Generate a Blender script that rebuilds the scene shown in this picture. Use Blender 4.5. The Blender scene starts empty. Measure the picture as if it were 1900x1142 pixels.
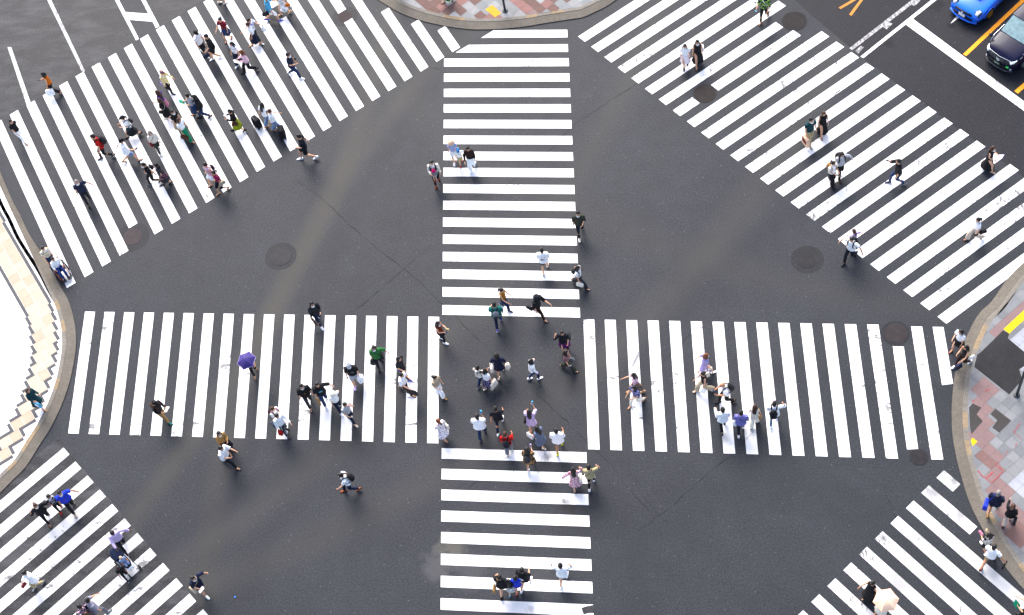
import bpy, math, random
import numpy as np
from mathutils import Vector
R = math.radians
random.seed(7)
scene = bpy.context.scene
col = scene.collection
# ---------------------------------------------------------------- camera
CP = [2899.906, 0.52721768, 0.11879079, -0.01872819, 9.452003, -47.504052, 57.09008, 961.58, 570.981]   # focal (px of a 1900 wide frame), euler, place, centre
cam = bpy.data.objects.new('camera', bpy.data.cameras.new('camera')); col.objects.link(cam)
cam.location = CP[4:7]; cam.rotation_euler = CP[1:4]
cam.data.sensor_width = 36; cam.data.lens = CP[0] / 1900 * 36
cam.data.shift_x = (950 - CP[7]) / 1900; cam.data.shift_y = (CP[8] - 571) / 1900
cam.data.clip_end = 2000; cam.data.clip_start = 1
scene.camera = cam
# ---------------------------------------------------------------- light
SUN_EL, SUN_AZ = 45, 345
w = bpy.data.worlds.new('World'); scene.world = w; w.use_nodes = True
nt = w.node_tree; bg = nt.nodes['Background']
sky = nt.nodes.new('ShaderNodeTexSky'); sky.sky_type = 'NISHITA'; sky.sun_disc = False
sky.sun_elevation = R(SUN_EL); sky.sun_rotation = R(SUN_AZ); sky.air_density = .75; sky.dust_density = 4.0; sky.ozone_density = .6
nt.links.new(sky.outputs[0], bg.inputs[0]); bg.inputs[1].default_value = 0.145
sl = bpy.data.lights.new('sun', 'SUN'); sl.energy = 1.2; sl.angle = R(36); sl.color = (1, .995, .985)
so = bpy.data.objects.new('sun', sl); col.objects.link(so)
_d = Vector((math.cos(R(SUN_EL)) * math.sin(R(SUN_AZ)), math.cos(R(SUN_EL)) * math.cos(R(SUN_AZ)), math.sin(R(SUN_EL))))
so.rotation_euler = _d.to_track_quat('Z', 'Y').to_euler(); so.location = (0, 0, 60)
scene.view_settings.view_transform = 'Standard'; scene.view_settings.look = 'None'
scene.view_settings.exposure = 1.72; scene.view_settings.gamma = 1
# ---------------------------------------------------------------- helpers
def _rot(rx, ry, rz):
    cx, sx, cy, sy, cz, sz = math.cos(rx), math.sin(rx), math.cos(ry), math.sin(ry), math.cos(rz), math.sin(rz)
    return np.array([[cz, -sz, 0], [sz, cz, 0], [0, 0, 1]]) @ np.array([[cy, 0, sy], [0, 1, 0], [-sy, 0, cy]]) @ np.array([[1, 0, 0], [0, cx, -sx], [0, sx, cx]])
RC = _rot(*CP[1:4]); CC = np.array(CP[4:7])
def G(x, y, z=0.0):
    """point of the place at height z that stands at photo position x, y"""
    d = RC @ np.array([(x - CP[7]) / CP[0], -(y - CP[8]) / CP[0], -1.0])
    return CC + (z - CC[2]) / d[2] * d
def G2(p, z=0.0):
    g = G(p[0], p[1], z); return (g[0], g[1])
def lin(h):
    if not isinstance(h, str): return tuple(h)
    h = h.lstrip('#'); c = [int(h[i:i + 2], 16) / 255 for i in (0, 2, 4)]
    return tuple(v / 12.92 if v <= .04045 else ((v + .055) / 1.055) ** 2.4 for v in c)
_mats = {}
def nodes_of(name, rough=.8, spec=.3, metal=0.0, coat=0.0):
    m = bpy.data.materials.new(name); m.use_nodes = True
    n = m.node_tree; b = n.nodes['Principled BSDF']
    b.inputs['Roughness'].default_value = rough; b.inputs['Specular IOR Level'].default_value = spec
    b.inputs['Metallic'].default_value = metal; b.inputs['Coat Weight'].default_value = coat
    return m, n, b
def nd(n, t, **k):
    x = n.nodes.new(t)
    for a, v in k.items():
        if hasattr(x, a): setattr(x, a, v)
        else: x.inputs[a.replace('_', ' ')].default_value = v
    return x
def ramp(n, src, stops, interp='LINEAR'):
    r = n.nodes.new('ShaderNodeValToRGB'); r.color_ramp.interpolation = interp
    e = r.color_ramp.elements
    while len(e) < len(stops): e.new(.5)
    for q, (p, c) in zip(e, stops):
        q.position = p; q.color = (*((c,) * 3 if not hasattr(c, '__len__') else c), 1)
    n.links.new(src, r.inputs[0]); return r.outputs[0]
def mix(n, fac, a, b, mode='MIX'):
    x = n.nodes.new('ShaderNodeMix'); x.data_type = 'RGBA'; x.blend_type = mode
    for s, i in ((fac, 0), (a, 6), (b, 7)):
        if hasattr(s, 'is_output'): n.links.new(s, x.inputs[i])
        else: x.inputs[i].default_value = s if i == 0 else (*s, 1)
    return x.outputs[2]
def math_(n, op, a, b=0.0, clamp=False):
    x = n.nodes.new('ShaderNodeMath'); x.operation = op; x.use_clamp = clamp
    for s, i in ((a, 0), (b, 1)):
        if hasattr(s, 'is_output'): n.links.new(s, x.inputs[i])
        else: x.inputs[i].default_value = s
    return x.outputs[0]
def coords(n, scale=(1, 1, 1), rotz=0.0, loc=(0, 0, 0)):
    t = n.nodes.new('ShaderNodeTexCoord'); mp = n.nodes.new('ShaderNodeMapping')
    mp.inputs['Scale'].default_value = scale; mp.inputs['Rotation'].default_value = (0, 0, rotz); mp.inputs['Location'].default_value = loc
    n.links.new(t.outputs['Object'], mp.inputs[0]); return mp.outputs[0]
def noise(n, vec, scale, detail=3.0, rough=.55):
    x = n.nodes.new('ShaderNodeTexNoise'); n.links.new(vec, x.inputs['Vector'])
    x.inputs['Scale'].default_value = scale; x.inputs['Detail'].default_value = detail; x.inputs['Roughness'].default_value = rough
    return x.outputs['Fac']
def M(c, rough=.85, var=.22, scale=9, spec=.25, metal=0.0, coat=0.0, pat=None, c2=None, emit=0):
    """plain procedural material: a colour with a soft uneven tone, or a cloth pattern"""
    key = (c, rough, var, scale, spec, metal, coat, pat, c2)
    if key in _mats: return _mats[key]
    m, n, b = nodes_of('mat_' + str(len(_mats)), rough, spec, metal, coat)
    C = lin(c); v = coords(n)
    base = C
    if pat:
        D = lin(c2)
        if pat == 'stripes':
            x = nd(n, 'ShaderNodeTexWave', wave_type='BANDS', bands_direction='Z', Scale=4.2); n.links.new(v, x.inputs['Vector'])
            base = mix(n, ramp(n, x.outputs['Fac'], [(.45, 0.), (.55, 1.)]), C, D)
        elif pat == 'check':
            x = nd(n, 'ShaderNodeTexChecker', Scale=14.0); n.links.new(v, x.inputs['Vector']); base = mix(n, x.outputs['Fac'], C, D)
        elif pat == 'floral':
            x = nd(n, 'ShaderNodeTexVoronoi', Scale=17.0); n.links.new(v, x.inputs['Vector'])
            base = mix(n, ramp(n, x.outputs['Distance'], [(.36, 1.), (.46, 0.)]), C, D)
        elif pat == 'blotch':
            base = mix(n, ramp(n, noise(n, v, 9, 2), [(.5, 0.), (.55, 1.)]), C, D)
        elif pat == 'fade':
            s = nd(n, 'ShaderNodeSeparateXYZ'); n.links.new(v, s.inputs[0]); base = mix(n, ramp(n, s.outputs[2], [(.93, 1.), (.98, 0.)]), C, D)
    f = noise(n, v, scale, 4)
    lo = ramp(n, f, [(.3, 1 - var), (.7, 1 + var * .5)])
    o = mix(n, 1.0, base, lo, 'MULTIPLY')
    n.links.new(o, b.inputs['Base Color'])
    _mats[key] = m; return m
def tagp(o, label=None, cat=None, group=None, kind=None):
    if label: o['label'] = label
    if cat: o['category'] = cat
    if group: o['group'] = group
    if kind: o['kind'] = kind
    return o
class Geo:
    def __init__(s): s.v = []; s.f = []; s.m = []
    def add(s, v, f, mi=0):
        o = len(s.v); s.v += [tuple(map(float, p)) for p in v]; s.f += [tuple(i + o for i in q) for q in f]; s.m += [mi] * len(f); return s
    def box(s, c, d, mi=0, taper=1.0, rz=0.0):
        v = []
        for z in (-1, 1):
            k = taper if z > 0 else 1.0
            for x, y in ((-1, -1), (1, -1), (1, 1), (-1, 1)):
                px, py = x * d[0] / 2 * k, y * d[1] / 2 * k
                v.append((c[0] + px * math.cos(rz) - py * math.sin(rz), c[1] + px * math.sin(rz) + py * math.cos(rz), c[2] + z * d[2] / 2))
        return s.add(v, [(3, 2, 1, 0), (4, 5, 6, 7), (0, 1, 5, 4), (1, 2, 6, 5), (2, 3, 7, 6), (3, 0, 4, 7)], mi)
    def loft(s, pts, rx, ry=None, n=10, xd=(1, 0, 0), mi=0, wob=None):
        P = np.array(pts, float); k = len(P)
        rx = np.broadcast_to(np.array(rx, float), (k,)); ry = rx if ry is None else np.broadcast_to(np.array(ry, float), (k,))
        T = np.gradient(P, axis=0); T /= np.linalg.norm(T, axis=1)[:, None] + 1e-9
        V = []; a = np.arange(n) / n * 2 * math.pi
        for i in range(k):
            x = np.array(xd, float) - T[i] * np.dot(xd, T[i])
            if np.linalg.norm(x) < .05: x = np.array((0, 1, .01)) - T[i] * np.dot((0, 1, .01), T[i])
            x /= np.linalg.norm(x); y = np.cross(T[i], x)
            wv = 1 if wob is None else 1 + wob[0] * (i / (k - 1)) * np.sin(wob[1] * a + wob[2])
            V.append(P[i] + np.outer(np.cos(a) * rx[i] * wv, x) + np.outer(np.sin(a) * ry[i] * wv, y))
        V = np.concatenate(V)
        F = [(i * n + j, i * n + (j + 1) % n, (i + 1) * n + (j + 1) % n, (i + 1) * n + j) for i in range(k - 1) for j in range(n)]
        F += [tuple(range(n - 1, -1, -1)), tuple(range((k - 1) * n, k * n))]
        return s.add(V, F, mi)
    def ball(s, c, r, n=14, m=9, mi=0, fn=None):
        V = []; F = []
        for i in range(m + 1):
            t = math.pi * i / m
            for j in range(n):
                p = 2 * math.pi * j / n; d = (math.sin(t) * math.cos(p), math.sin(t) * math.sin(p), math.cos(t))
                k = fn(d) if fn else 1
                V.append((c[0] + d[0] * r[0] * k, c[1] + d[1] * r[1] * k, c[2] + d[2] * r[2] * k))
        for i in range(m):
            for j in range(n): F.append((i * n + j, (i + 1) * n + j, (i + 1) * n + (j + 1) % n, i * n + (j + 1) % n))
        return s.add(V, F, mi)
    def build(s, name, mats, parent=None, smooth=True, loc=None):
        me = bpy.data.meshes.new(name); me.from_pydata(s.v, [], s.f)
        for m in (mats if isinstance(mats, (list, tuple)) else [mats]): me.materials.append(m)
        if any(s.m): me.polygons.foreach_set('material_index', s.m)
        if smooth: me.polygons.foreach_set('use_smooth', [True] * len(me.polygons))
        me.update()
        o = bpy.data.objects.new(name, me); col.objects.link(o)
        if parent is not None: o.parent = parent
        if loc is not None: o.location = loc
        return o
def empty(name, loc, rz=0.0, s=1.0):
    o = bpy.data.objects.new(name, None); col.objects.link(o); o.empty_display_size = .2
    o.location = loc; o.rotation_euler = (0, 0, rz); o.scale = (s, s, s); return o
def bevel(o, wd, seg=2):
    m = o.modifiers.new('bevel', 'BEVEL'); m.width = wd; m.segments = seg; m.limit_method = 'ANGLE'; return o
def flat(name, polys, z, mats, kind='structure'):
    g = Geo()
    for p in polys:
        mi = 0
        if isinstance(p, tuple) and isinstance(p[1], int): p, mi = p
        A = sum(p[i - 1][0] * p[i][1] - p[i][0] * p[i - 1][1] for i in range(len(p)))
        if A < 0: p = p[::-1]
        g.add([(q[0], q[1], z) for q in p], [tuple(range(len(p)))], mi)
    o = g.build(name, mats, smooth=False)
    if kind: o['kind'] = kind
    return o
def pxp(s, z=0.0):
    return [G2(tuple(map(float, p.split(','))), z) for p in s.split()]
# ---------------------------------------------------------------- road
def arc3(a, b, c):
    (ax, ay), (bx, by), (cx, cy) = a, b, c
    d = 2 * (ax * (by - cy) + bx * (cy - ay) + cx * (ay - by))
    ux = ((ax * ax + ay * ay) * (by - cy) + (bx * bx + by * by) * (cy - ay) + (cx * cx + cy * cy) * (ay - by)) / d
    uy = ((ax * ax + ay * ay) * (cx - bx) + (bx * bx + by * by) * (ax - cx) + (cx * cx + cy * cy) * (bx - ax)) / d
    return ux, uy, math.hypot(ax - ux, ay - uy)
def asphalt(name, c, dark=1.0, tracks=(), spots=(), mott=.16, light=None, grain=1.0):
    m, n, b = nodes_of(name, .37, .046)
    v = coords(n)
    big = noise(n, v, .16, 4, .6); mid = noise(n, v, 1.3, 5, .65); fine = noise(n, v, 15, 3, .7)
    C = lin(c)
    base = mix(n, 1.0, C, ramp(n, big, [(.3, 1 - mott * .7), (.7, 1 + mott * .7)]), 'MULTIPLY')
    base = mix(n, 1.0, base, ramp(n, mid, [(.3, .93), (.7, 1.07)]), 'MULTIPLY')
    base = mix(n, 1.0, base, ramp(n, fine, [(.3, max(.4, 1 - .36 * grain)), (.5, 1.0), (.7, 1 + .42 * grain)]), 'MULTIPLY')
    for (p, q, r, wd, amt, cc) in tracks:           # tyre-worn bands: own shape on the road
        ux, uy, rad = arc3(G2(p), G2(q), G2(r))
        dv = n.nodes.new('ShaderNodeVectorMath'); dv.operation = 'DISTANCE'; n.links.new(v, dv.inputs[0]); dv.inputs[1].default_value = (ux, uy, 0)
        d = math_(n, 'ABSOLUTE', math_(n, 'SUBTRACT', dv.outputs['Value'], rad))
        d = math_(n, 'ADD', d, math_(n, 'MULTIPLY', math_(n, 'SUBTRACT', mid, .5), wd * .9))
        f = math_(n, 'MULTIPLY', ramp(n, math_(n, 'DIVIDE', d, wd), [(0., 1.), (.35, .75), (1., 0.)]), math_(n, 'MULTIPLY', big, amt * 1.9), True)
        base = mix(n, f, base, lin(cc))
    for (p, rad, amt, cc) in spots:
        g = G2(p)
        dv = n.nodes.new('ShaderNodeVectorMath'); dv.operation = 'DISTANCE'; n.links.new(v, dv.inputs[0]); dv.inputs[1].default_value = (g[0], g[1], 0)
        d = math_(n, 'ADD', math_(n, 'DIVIDE', dv.outputs['Value'], rad), math_(n, 'MULTIPLY', math_(n, 'SUBTRACT', mid, .5), 2.2))
        base = mix(n, math_(n, 'MULTIPLY', ramp(n, d, [(.35, 1.), (.95, 0.)]), amt, True), base, lin(cc))
    if light: # pale dusty smears of the older surface
        vs = coords(n, (1, 2.6, 1), light[1])
        f = ramp(n, noise(n, vs, .55, 6, .62), [(.45, 0.), (.72, light[0])])
        base = mix(n, f, base, (.16, .16, .165))
    vo = nd(n, 'ShaderNodeTexVoronoi', Scale=3.2); n.links.new(v, vo.inputs['Vector'])
    sp = ramp(n, vo.outputs['Distance'], [(.03, 1.), (.065, 0.)])
    base = mix(n, math_(n, 'MULTIPLY', sp, .6), base, (.2, .2, .2))
    vo2 = nd(n, 'ShaderNodeTexVoronoi', Scale=1.7); n.links.new(coords(n, loc=(3.3, 7.1, 0)), vo2.inputs['Vector'])
    base = mix(n, math_(n, 'MULTIPLY', ramp(n, vo2.outputs['Distance'], [(.03, 1.), (.07, 0.)]), .5), base, (.009, .009, .01))
    n.links.new(base, b.inputs['Base Color'])
    bp = n.nodes.new('ShaderNodeBump'); bp.inputs['Strength'].default_value = .35; bp.inputs['Distance'].default_value = .02
    n.links.new(fine, bp.inputs['Height']); n.links.new(bp.outputs[0], b.inputs['Normal'])
    return m
BR, DK = (.052, .050, .043), (.019, .021, .025)
road_m = asphalt('asphalt', (.0278, .0302, .035), tracks=[
    ((716, 60), (640, 300), (500, 590), .75, 0.51, BR), ((500, 590), (440, 760), (395, 960), .8, 0.36, BR), ((790, 160), (690, 330), (560, 590), .8, 0.33, DK),
    ((400, 1000), (560, 880), (820, 640), 1.0, 0.3, BR), ((300, 1010), (480, 900), (700, 800), .9, 0.33, DK), ((1000, 760), (1250, 540), (1420, 330), 1.1, 0.3, BR),
    ((1130, 800), (1300, 540), (1480, 390), .9, 0.3, DK), ((1300, 480), (1440, 520), (1640, 560), 1.2, 0.18, BR), ((440, 1140), (520, 960), (720, 820), .8, 0.21, DK),
    ((1250, 960), (1420, 900), (1640, 980), 1.6, 0.24, DK)],
    spots=[((838, 1018), .8, .7, (.085, .082, .07)), ((815, 1050), .9, .35, (.1, .1, .1)), ((870, 1060), 1.0, .25, (.1, .1, .1)), ((1052, 937), .55, .7, (.012, .012, .012)), ((1000, 1075), 1.0, .15, (.1, .1, .1))])
S = 500
flat('road', [[(-S, -S), (S, -S), (S, S), (-S, S)]], 0, road_m)
old_m = asphalt('old_asphalt', (.031, .0322, .035), mott=.12, light=(.2, -.55))
old2_m = asphalt('old_asphalt_b', (.025, .0258, .0282), mott=.2, light=(.28, .7), grain=1.5)
new_m = asphalt('new_asphalt', (.0185, .0192, .0225), mott=.1, spots=[((1648, 80), .35, .8, (.011, .0115, .013)), ((1738, 10), .5, .8, (.011, .0115, .013)), ((1862, 129), .3, .8, (.02, .02, .02)), ((1765, 47), .25, .8, (.009, .009, .009))])
flat('road_surface', [pxp('2,226 51,196.5 253,76 213,0 150,-120 -150,0'), pxp('296.5,50 440,-38 380,-110 262,-12')], .004, old_m)
flat('road_surface', [pxp('107,812 122,832 250,982 395,1152 520,1300 -60,1320 -120,1000 92,826')], .004, old2_m)
flat('road_surface', [pxp('1470,-6 1500,24 1597,105 1734,207 1870,307 1960,375 2200,300 2100,-200 1480,-190')], .004, new_m)
# ---------------------------------------------------------------- painted markings
def paint(name, c=.75, wear=.2, rotz=0.0, stretch=4.0, dirt=.2, under=(.06, .06, .065), spots=()):
    m, n, b = nodes_of(name, .7, .3)
    v = coords(n); vs = coords(n, (stretch, 1, 1), rotz)
    f1 = noise(n, vs, 2.6, 8, .72); f2 = noise(n, v, .35, 3, .6); f3 = noise(n, v, 7, 6, .7)
    t = .685 - .17 * wear
    k = math_(n, 'ADD', f1, math_(n, 'MULTIPLY', math_(n, 'SUBTRACT', f2, .5), .55))
    chip = ramp(n, k, [(t, 0.), (t + .05, .85)])
    chip2 = ramp(n, math_(n, 'ADD', f3, math_(n, 'MULTIPLY', math_(n, 'SUBTRACT', f2, .5), .5)), [(t + .03, 0.), (t + .06, .7)])
    C = (c, c, c * .99) if not hasattr(c, '__len__') else c
    base = mix(n, 1.0, C, ramp(n, f2, [(.35, 1 - dirt), (.6, 1.0)]), 'MULTIPLY')
    base = mix(n, chip, base, under); base = mix(n, chip2, base, under)
    for (p, rad, amt) in spots:              # rubber scuffs and oil marks on the paint
        g = G2(p); dv = n.nodes.new('ShaderNodeVectorMath'); dv.operation = 'DISTANCE'; n.links.new(v, dv.inputs[0]); dv.inputs[1].default_value = (g[0], g[1], 0)
        d = math_(n, 'ADD', math_(n, 'DIVIDE', dv.outputs['Value'], rad), math_(n, 'MULTIPLY', math_(n, 'SUBTRACT', f1, .5), 2.6))
        base = mix(n, math_(n, 'MULTIPLY', ramp(n, d, [(.3, 1.), (.95, 0.)]), amt, True), base, under)
    n.links.new(base, b.inputs['Base Color']); return m
ZP = .008
def stripes(A, ang, p, sk, L, ks, e=.51, cut={}):
    u = np.array([math.cos(ang), math.sin(ang)]); nn = np.array([-u[1], u[0]]); d = nn + u * math.tan(sk)
    out = []
    for k in ks:
        for (a, b) in cut.get(k, [(0, 1)]):
            q0 = np.array(A) + u * p * k; q1 = q0 + u * p * e
            out.append([tuple(q0 + d * L * a), tuple(q1 + d * L * a), tuple(q1 + d * L * b), tuple(q0 + d * L * b)])
    return out
def frac(A, ang, p, sk, L, k, px):      # where along stripe k a photo point lies, 0..1
    u = np.array([math.cos(ang), math.sin(ang)]); nn = np.array([-u[1], u[0]])
    return float(np.dot(np.array(G2(px)) - np.array(A), nn) / L)
V0 = [[(0, -.9004 * k), (0, -.9004 * (k + .53)), (5.8853, -.9004 * (k + .53) + 5.8853 * math.tan(-.11)), (5.8853, -.9004 * k + 5.8853 * math.tan(-.11))] for k in range(16)]
V0 += [pxp('869.5,83.8 1053.7,82.5 1054.1,96.8 845.3,98.1'), pxp('915.8,56.8 1052.6,55.8 1053,69.9 892.6,70.9')]
V0 += [[(.0098, -20.2639 - .9111 * k), (.0098, -20.2639 - .9111 * (k + .51)), (5.8932, -20.2639 - .9111 * (k + .51) + 5.8834 * math.tan(-.1046)), (5.8932, -20.2639 - .9111 * k + 5.8834 * math.tan(-.1046))] for k in range(11)]
flat('crosswalk', V0, ZP, paint('paint_centre', spots=[((1022, 845), .35, .4), ((1013, 850), .25, .5), ((1054, 932), .25, .6), ((1046, 930), .18, .7), ((1080, 893), .3, .35), ((1062, 1043), .25, .4), ((985, 1132), .25, .4)], wear=.25, rotz=.6))
HA = ((-15.986, -12.4313), -.1036, .9099, -.105, 5.9228); GA = ((6.0189, -14.7321), -.1072, .8997, -.0994, 5.9908)
flat('crosswalk', stripes(HA[0], HA[1], HA[2], HA[3] , -HA[4], range(18)), ZP, paint('paint_left', spots=[((148, 730), .3, .45), ((144, 748), .2, .5), ((600, 760), .3, .3), ((650, 690), .3, .25), ((487, 700), .25, .25)], wear=.35, stretch=.35))
flat('crosswalk', stripes(GA[0], GA[1], GA[2], GA[3], -GA[4], range(14)) + [pxp('1656.5,643 1676.8,643.7 1703.5,833.5 1683,834.5'), pxp('1690.5,606 1711,606.6 1750,853 1728.4,853.2'), pxp('1730.5,607 1750.5,607.3 1768.6,712.6 1748,715')], ZP, paint('paint_right', spots=[((1758, 698), .28, .5), ((1385, 800), .5, .35), ((1345, 815), .4, .35), ((1100, 812), .3, .4), ((1106, 800), .2, .5), ((1184, 660), .25, .35)], wear=.4, stretch=.5))
A1 = ((-16.9858, -11.1349), .584, .9056, .1096, 10.7609); A2 = ((6.3744, .5938), -.8613, .9037, .1074, 7.8584)
f1 = lambda k, p: frac(*A1, k, p); f2 = lambda k, p: frac(*A2, k, p)
flat('crosswalk', stripes(*A1, range(24), .495, {4: [(f1(4, (239.7, 424)), 1)], 16: [(0, f1(16, (515.8, 39.4))), (f1(16, (503, 17)), 1.1)], 19: [(0, f1(19, (638.9, 42.7))), (f1(19, (627.4, 26.3)), 1)],
     21: [(0, f1(21, (706.1, 23.7)))], 22: [(0, f1(22, (761.8, 45.8)))], 23: [(0, f1(23, (810.3, 58.4)))]}), ZP, paint('paint_upper_left', wear=.38, rotz=.5, stretch=2))
flat('crosswalk', stripes(*A2, range(25), .525, {6: [(0, f2(6, (1443, 44)))], 7: [(0, f2(7, (1279.8, 177.6))), (f2(7, (1311.8, 152.7)), f2(7, (1475.5, 59)))], 24: [(0, 1.25)], 23: [(0, 1.15)], 22: [(0, 1.1)]}), ZP, paint('paint_upper_right', wear=.55, rotz=.7, stretch=2))
d3 = np.array(G2((1813.3, 978.8))) - np.array(G2((1723.2, 901.8))); d3 /= np.linalg.norm(d3)
u3 = np.array([math.cos(-2.4189), math.sin(-2.4189)])
B3 = []
for k in range(13):
    a = np.array((19.3832, -22.9682)) + u3 * .8869 * (k - .012); b = a - u3 * .8869 * .5
    L = [np.linalg.norm(np.array(G2((1781.8, 899.9))) - np.array(G2((1751.6, 873.9)))), np.linalg.norm(np.array(G2((1813.3, 978.8))) - np.array(G2((1723.2, 901.8)))), 8.3][min(k, 2)]
    B3.append([tuple(a), tuple(b), tuple(b + d3 * L), tuple(a + d3 * L)])
flat('crosswalk', B3, ZP, paint('paint_lower_right', c=.5, spots=[((1770, 893), .3, .6), ((1732, 914), .45, .55), ((1782, 957), .3, .5), ((1664, 1085), .8, .4), ((1700, 1000), .5, .4), ((1725, 1060), .6, .4), ((1640, 1000), .3, .5)], wear=.62, rotz=.25, stretch=3.5, dirt=.12, under=(.04, .04, .045)))
d4 = np.array(G2((23.2, 910.8))) - np.array(G2((118.7, 831))); d4 /= np.linalg.norm(d4)
u4 = np.array([math.cos(-.8428), math.sin(-.8428)])
B4 = []
for k in range(16):
    a = np.array((-16.0907, -19.0436)) + u4 * .91 * k; b = a + u4 * .91 * .5
    B4.append([tuple(a), tuple(b), tuple(b + d4 * 7.9), tuple(a + d4 * 7.9)])
flat('crosswalk', B4, ZP, paint('paint_lower_left', c=.56, spots=[((247, 1010), .5, .3), ((231, 975), .4, .35)], wear=.6, rotz=.8, stretch=.6, dirt=.12))
wl = paint('paint_lines', wear=.4, spots=[((1852, 157), .35, .5), ((1700, 45), .3, .35), ((1895, 193), .3, .5), ((1806, 120), .4, .3)]); gl = paint('paint_worn', c=.5, wear=.75, under=(.15, .15, .15)); gr = paint('paint_ladder', c=.42, wear=1.1, under=(.12, .12, .12))
org = paint('paint_orange', c=(.85, .3, .005), wear=.15, under=(.4, .16, .02)); org2 = paint('paint_orange_worn', c=(.5, .19, .02), wear=.7)
flat('lane_line', [pxp('14,88 21,88 57,191 50,197'), pxp('68,-40 76,-40 158,132.5 153.2,135.5')], ZP, gl)
flat('lane_line', [pxp('186,-52 194,-52 258,72.6 252.6,75.6'), pxp('231,-60 238,-60 296,49.3 289.3,52.7'), pxp('231.5,22.7 275.5,26.2 283.6,40.8 240.7,37.4')], ZP, wl)
flat('lane_line', [pxp('1850,-97 1860,-97 1602,108.4 1596.6,105.4'), pxp('1776,29 1782.5,31.5 1763.5,44.5')], ZP, wl)
flat('stop_line', [pxp('1692,34 2120,352 2120,367 1679,45')], ZP + .002, wl)
lad = []
for i in range(46):
    t = i / 46; x, y = 1576 + (1760 - 1576) * t, 90 + (-52 - 90) * t
    lad.append(pxp(f'{x},{y} {x+3.7},{y-2.9} {x+9.2},{y+.9} {x+5.5},{y+3.8}'))
flat('lane_line', lad + [pxp('1638.5,50.5 1648,41.7 1656,44.6 1645,55'), pxp('1690,8.4 1701,0 1708,1.7 1697,11.6'), pxp('1586.7,95 1597,86 1603,88.4 1592.6,100')], ZP, gr)
flat('lane_line', [pxp('1786.7,101 2008,-107 2016,-105 1792.8,104.8'), pxp('1882,169.5 2100,-20 2108,-16 1888.4,174.3')], ZP, org)
flat('lane_line', [pxp('1555.8,14.7 1560,17.3 1600,-6 1595,-8'), pxp('1575.4,27.4 1580,30 1606,-6 1600,-6')], ZP, org2)
def crack(s, wd, seed):
    rr = random.Random(seed); P = [np.array(q) for q in pxp(s)]; pts = []
    for a, b in zip(P, P[1:]):
        k = max(2, int(np.linalg.norm(b - a) / .25))
        for i in range(k): pts.append(a + (b - a) * i / k + np.array([rr.uniform(-1, 1), rr.uniform(-1, 1)]) * .035)
    pts.append(P[-1]); out = []
    W = [wd * rr.choice((.2, .4, .6, .85)) for _ in pts]
    for i in range(len(pts) - 1):
        d = pts[i + 1] - pts[i]; d /= np.linalg.norm(d) + 1e-9; nn = np.array([-d[1], d[0]])
        out.append([tuple(pts[i] - nn * W[i]), tuple(pts[i + 1] - nn * W[i + 1]), tuple(pts[i + 1] + nn * W[i + 1]), tuple(pts[i] + nn * W[i])])
    return out
ck = []
for i, (s, wd) in enumerate([('548,335 575,352 600,372 650,420 700,462 760,507 800,545 822,566 880,625 940,678 975,712 1003,738 1060,790 1105,836 1135,865 1165,905 1205,950', .009),
    ('560,632 580,625 640,590 680,560 742,505 780,473 820,442 870,400 920,357 960,330 1020,281 1060,236 1095,212 1140,182 1200,145', .008),
    ('1212,690 1235,665 1262,645 1275,625 1292,606 1300,597', .013), ('1185,985 1240,945 1300,890 1345,855 1400,800 1440,770', .008), ('1640,900 1648,925 1655,950 1662,960', .01),
    ('1195,925 1215,950 1240,970', .009), ('785,120 830,135', .008), ('1566,162 1558,168 1548,178', .03), ('1560,163 1575,154', .025), ('820,925 880,885', .008), ('825,935 890,892', .008), ('330,365 372,345', .007)]):
    ck += crack(s, wd, i)
flat('road_crack', ck, ZP + .003, M((.009, .0095, .011), .8, .5, 3, .1))

flat('road_surface', [pxp('1079,1129 1086,1126 1101,1123 1101.5,1138 1092,1138 1083,1141')], ZP + .004, old2_m)
flat('road_crack', [pxp('1167,689 1172,679 1186,649 1186.5,660 1178,676')], ZP + .003, M((.2, .21, .22), .7, .25, 4))
# ---------------------------------------------------------------- corner pavements
def stone(name, c, c2, sc=5, amt=.6):
    m, n, b = nodes_of(name, .9, .2)
    v = coords(n); f = noise(n, v, sc, 6, .7); g = noise(n, v, .5, 3)
    base = mix(n, ramp(n, f, [(.3, 0.), (.7, amt)]), lin(c), lin(c2))
    base = mix(n, 1.0, base, ramp(n, g, [(.3, .82), (.7, 1.12)]), 'MULTIPLY')
    base = mix(n, 1.0, base, ramp(n, noise(n, v, 22, 3, .7), [(.3, .75), (.7, 1.2)]), 'MULTIPLY')
    n.links.new(base, b.inputs['Base Color']); return m
apron_m = [stone('kerb_stone', (0.104, 0.092, 0.0736), (0.16, 0.144, 0.12)), stone('kerb_joint', (.1, .09, .08), (.13, .12, .1))]
kerb_m = [stone('kerb_top_a', (0.144, 0.132, 0.112), (0.2, 0.184, 0.156)), stone('kerb_top_b', (0.216, 0.16, 0.096), (0.256, 0.2, 0.132)), apron_m[1]]
def smooth_curve(P, n=8):
    P = [np.array(p) for p in P]; out = []
    for i in range(len(P) - 1):
        a, b, c, d = P[max(i - 1, 0)], P[i], P[i + 1], P[min(i + 2, len(P) - 1)]
        for t in np.arange(n) / n:
            out.append(.5 * ((2 * b) + (c - a) * t + (2 * a - 5 * b + 4 * c - d) * t * t + (-a + 3 * b - 3 * c + d) * t ** 3))
    out.append(P[-1]); return np.array(out)
def offset(C, d):
    T = np.gradient(C, axis=0); T /= np.linalg.norm(T, axis=1)[:, None]
    return C + np.stack([-T[:, 1], T[:, 0]], 1) * d
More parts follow.
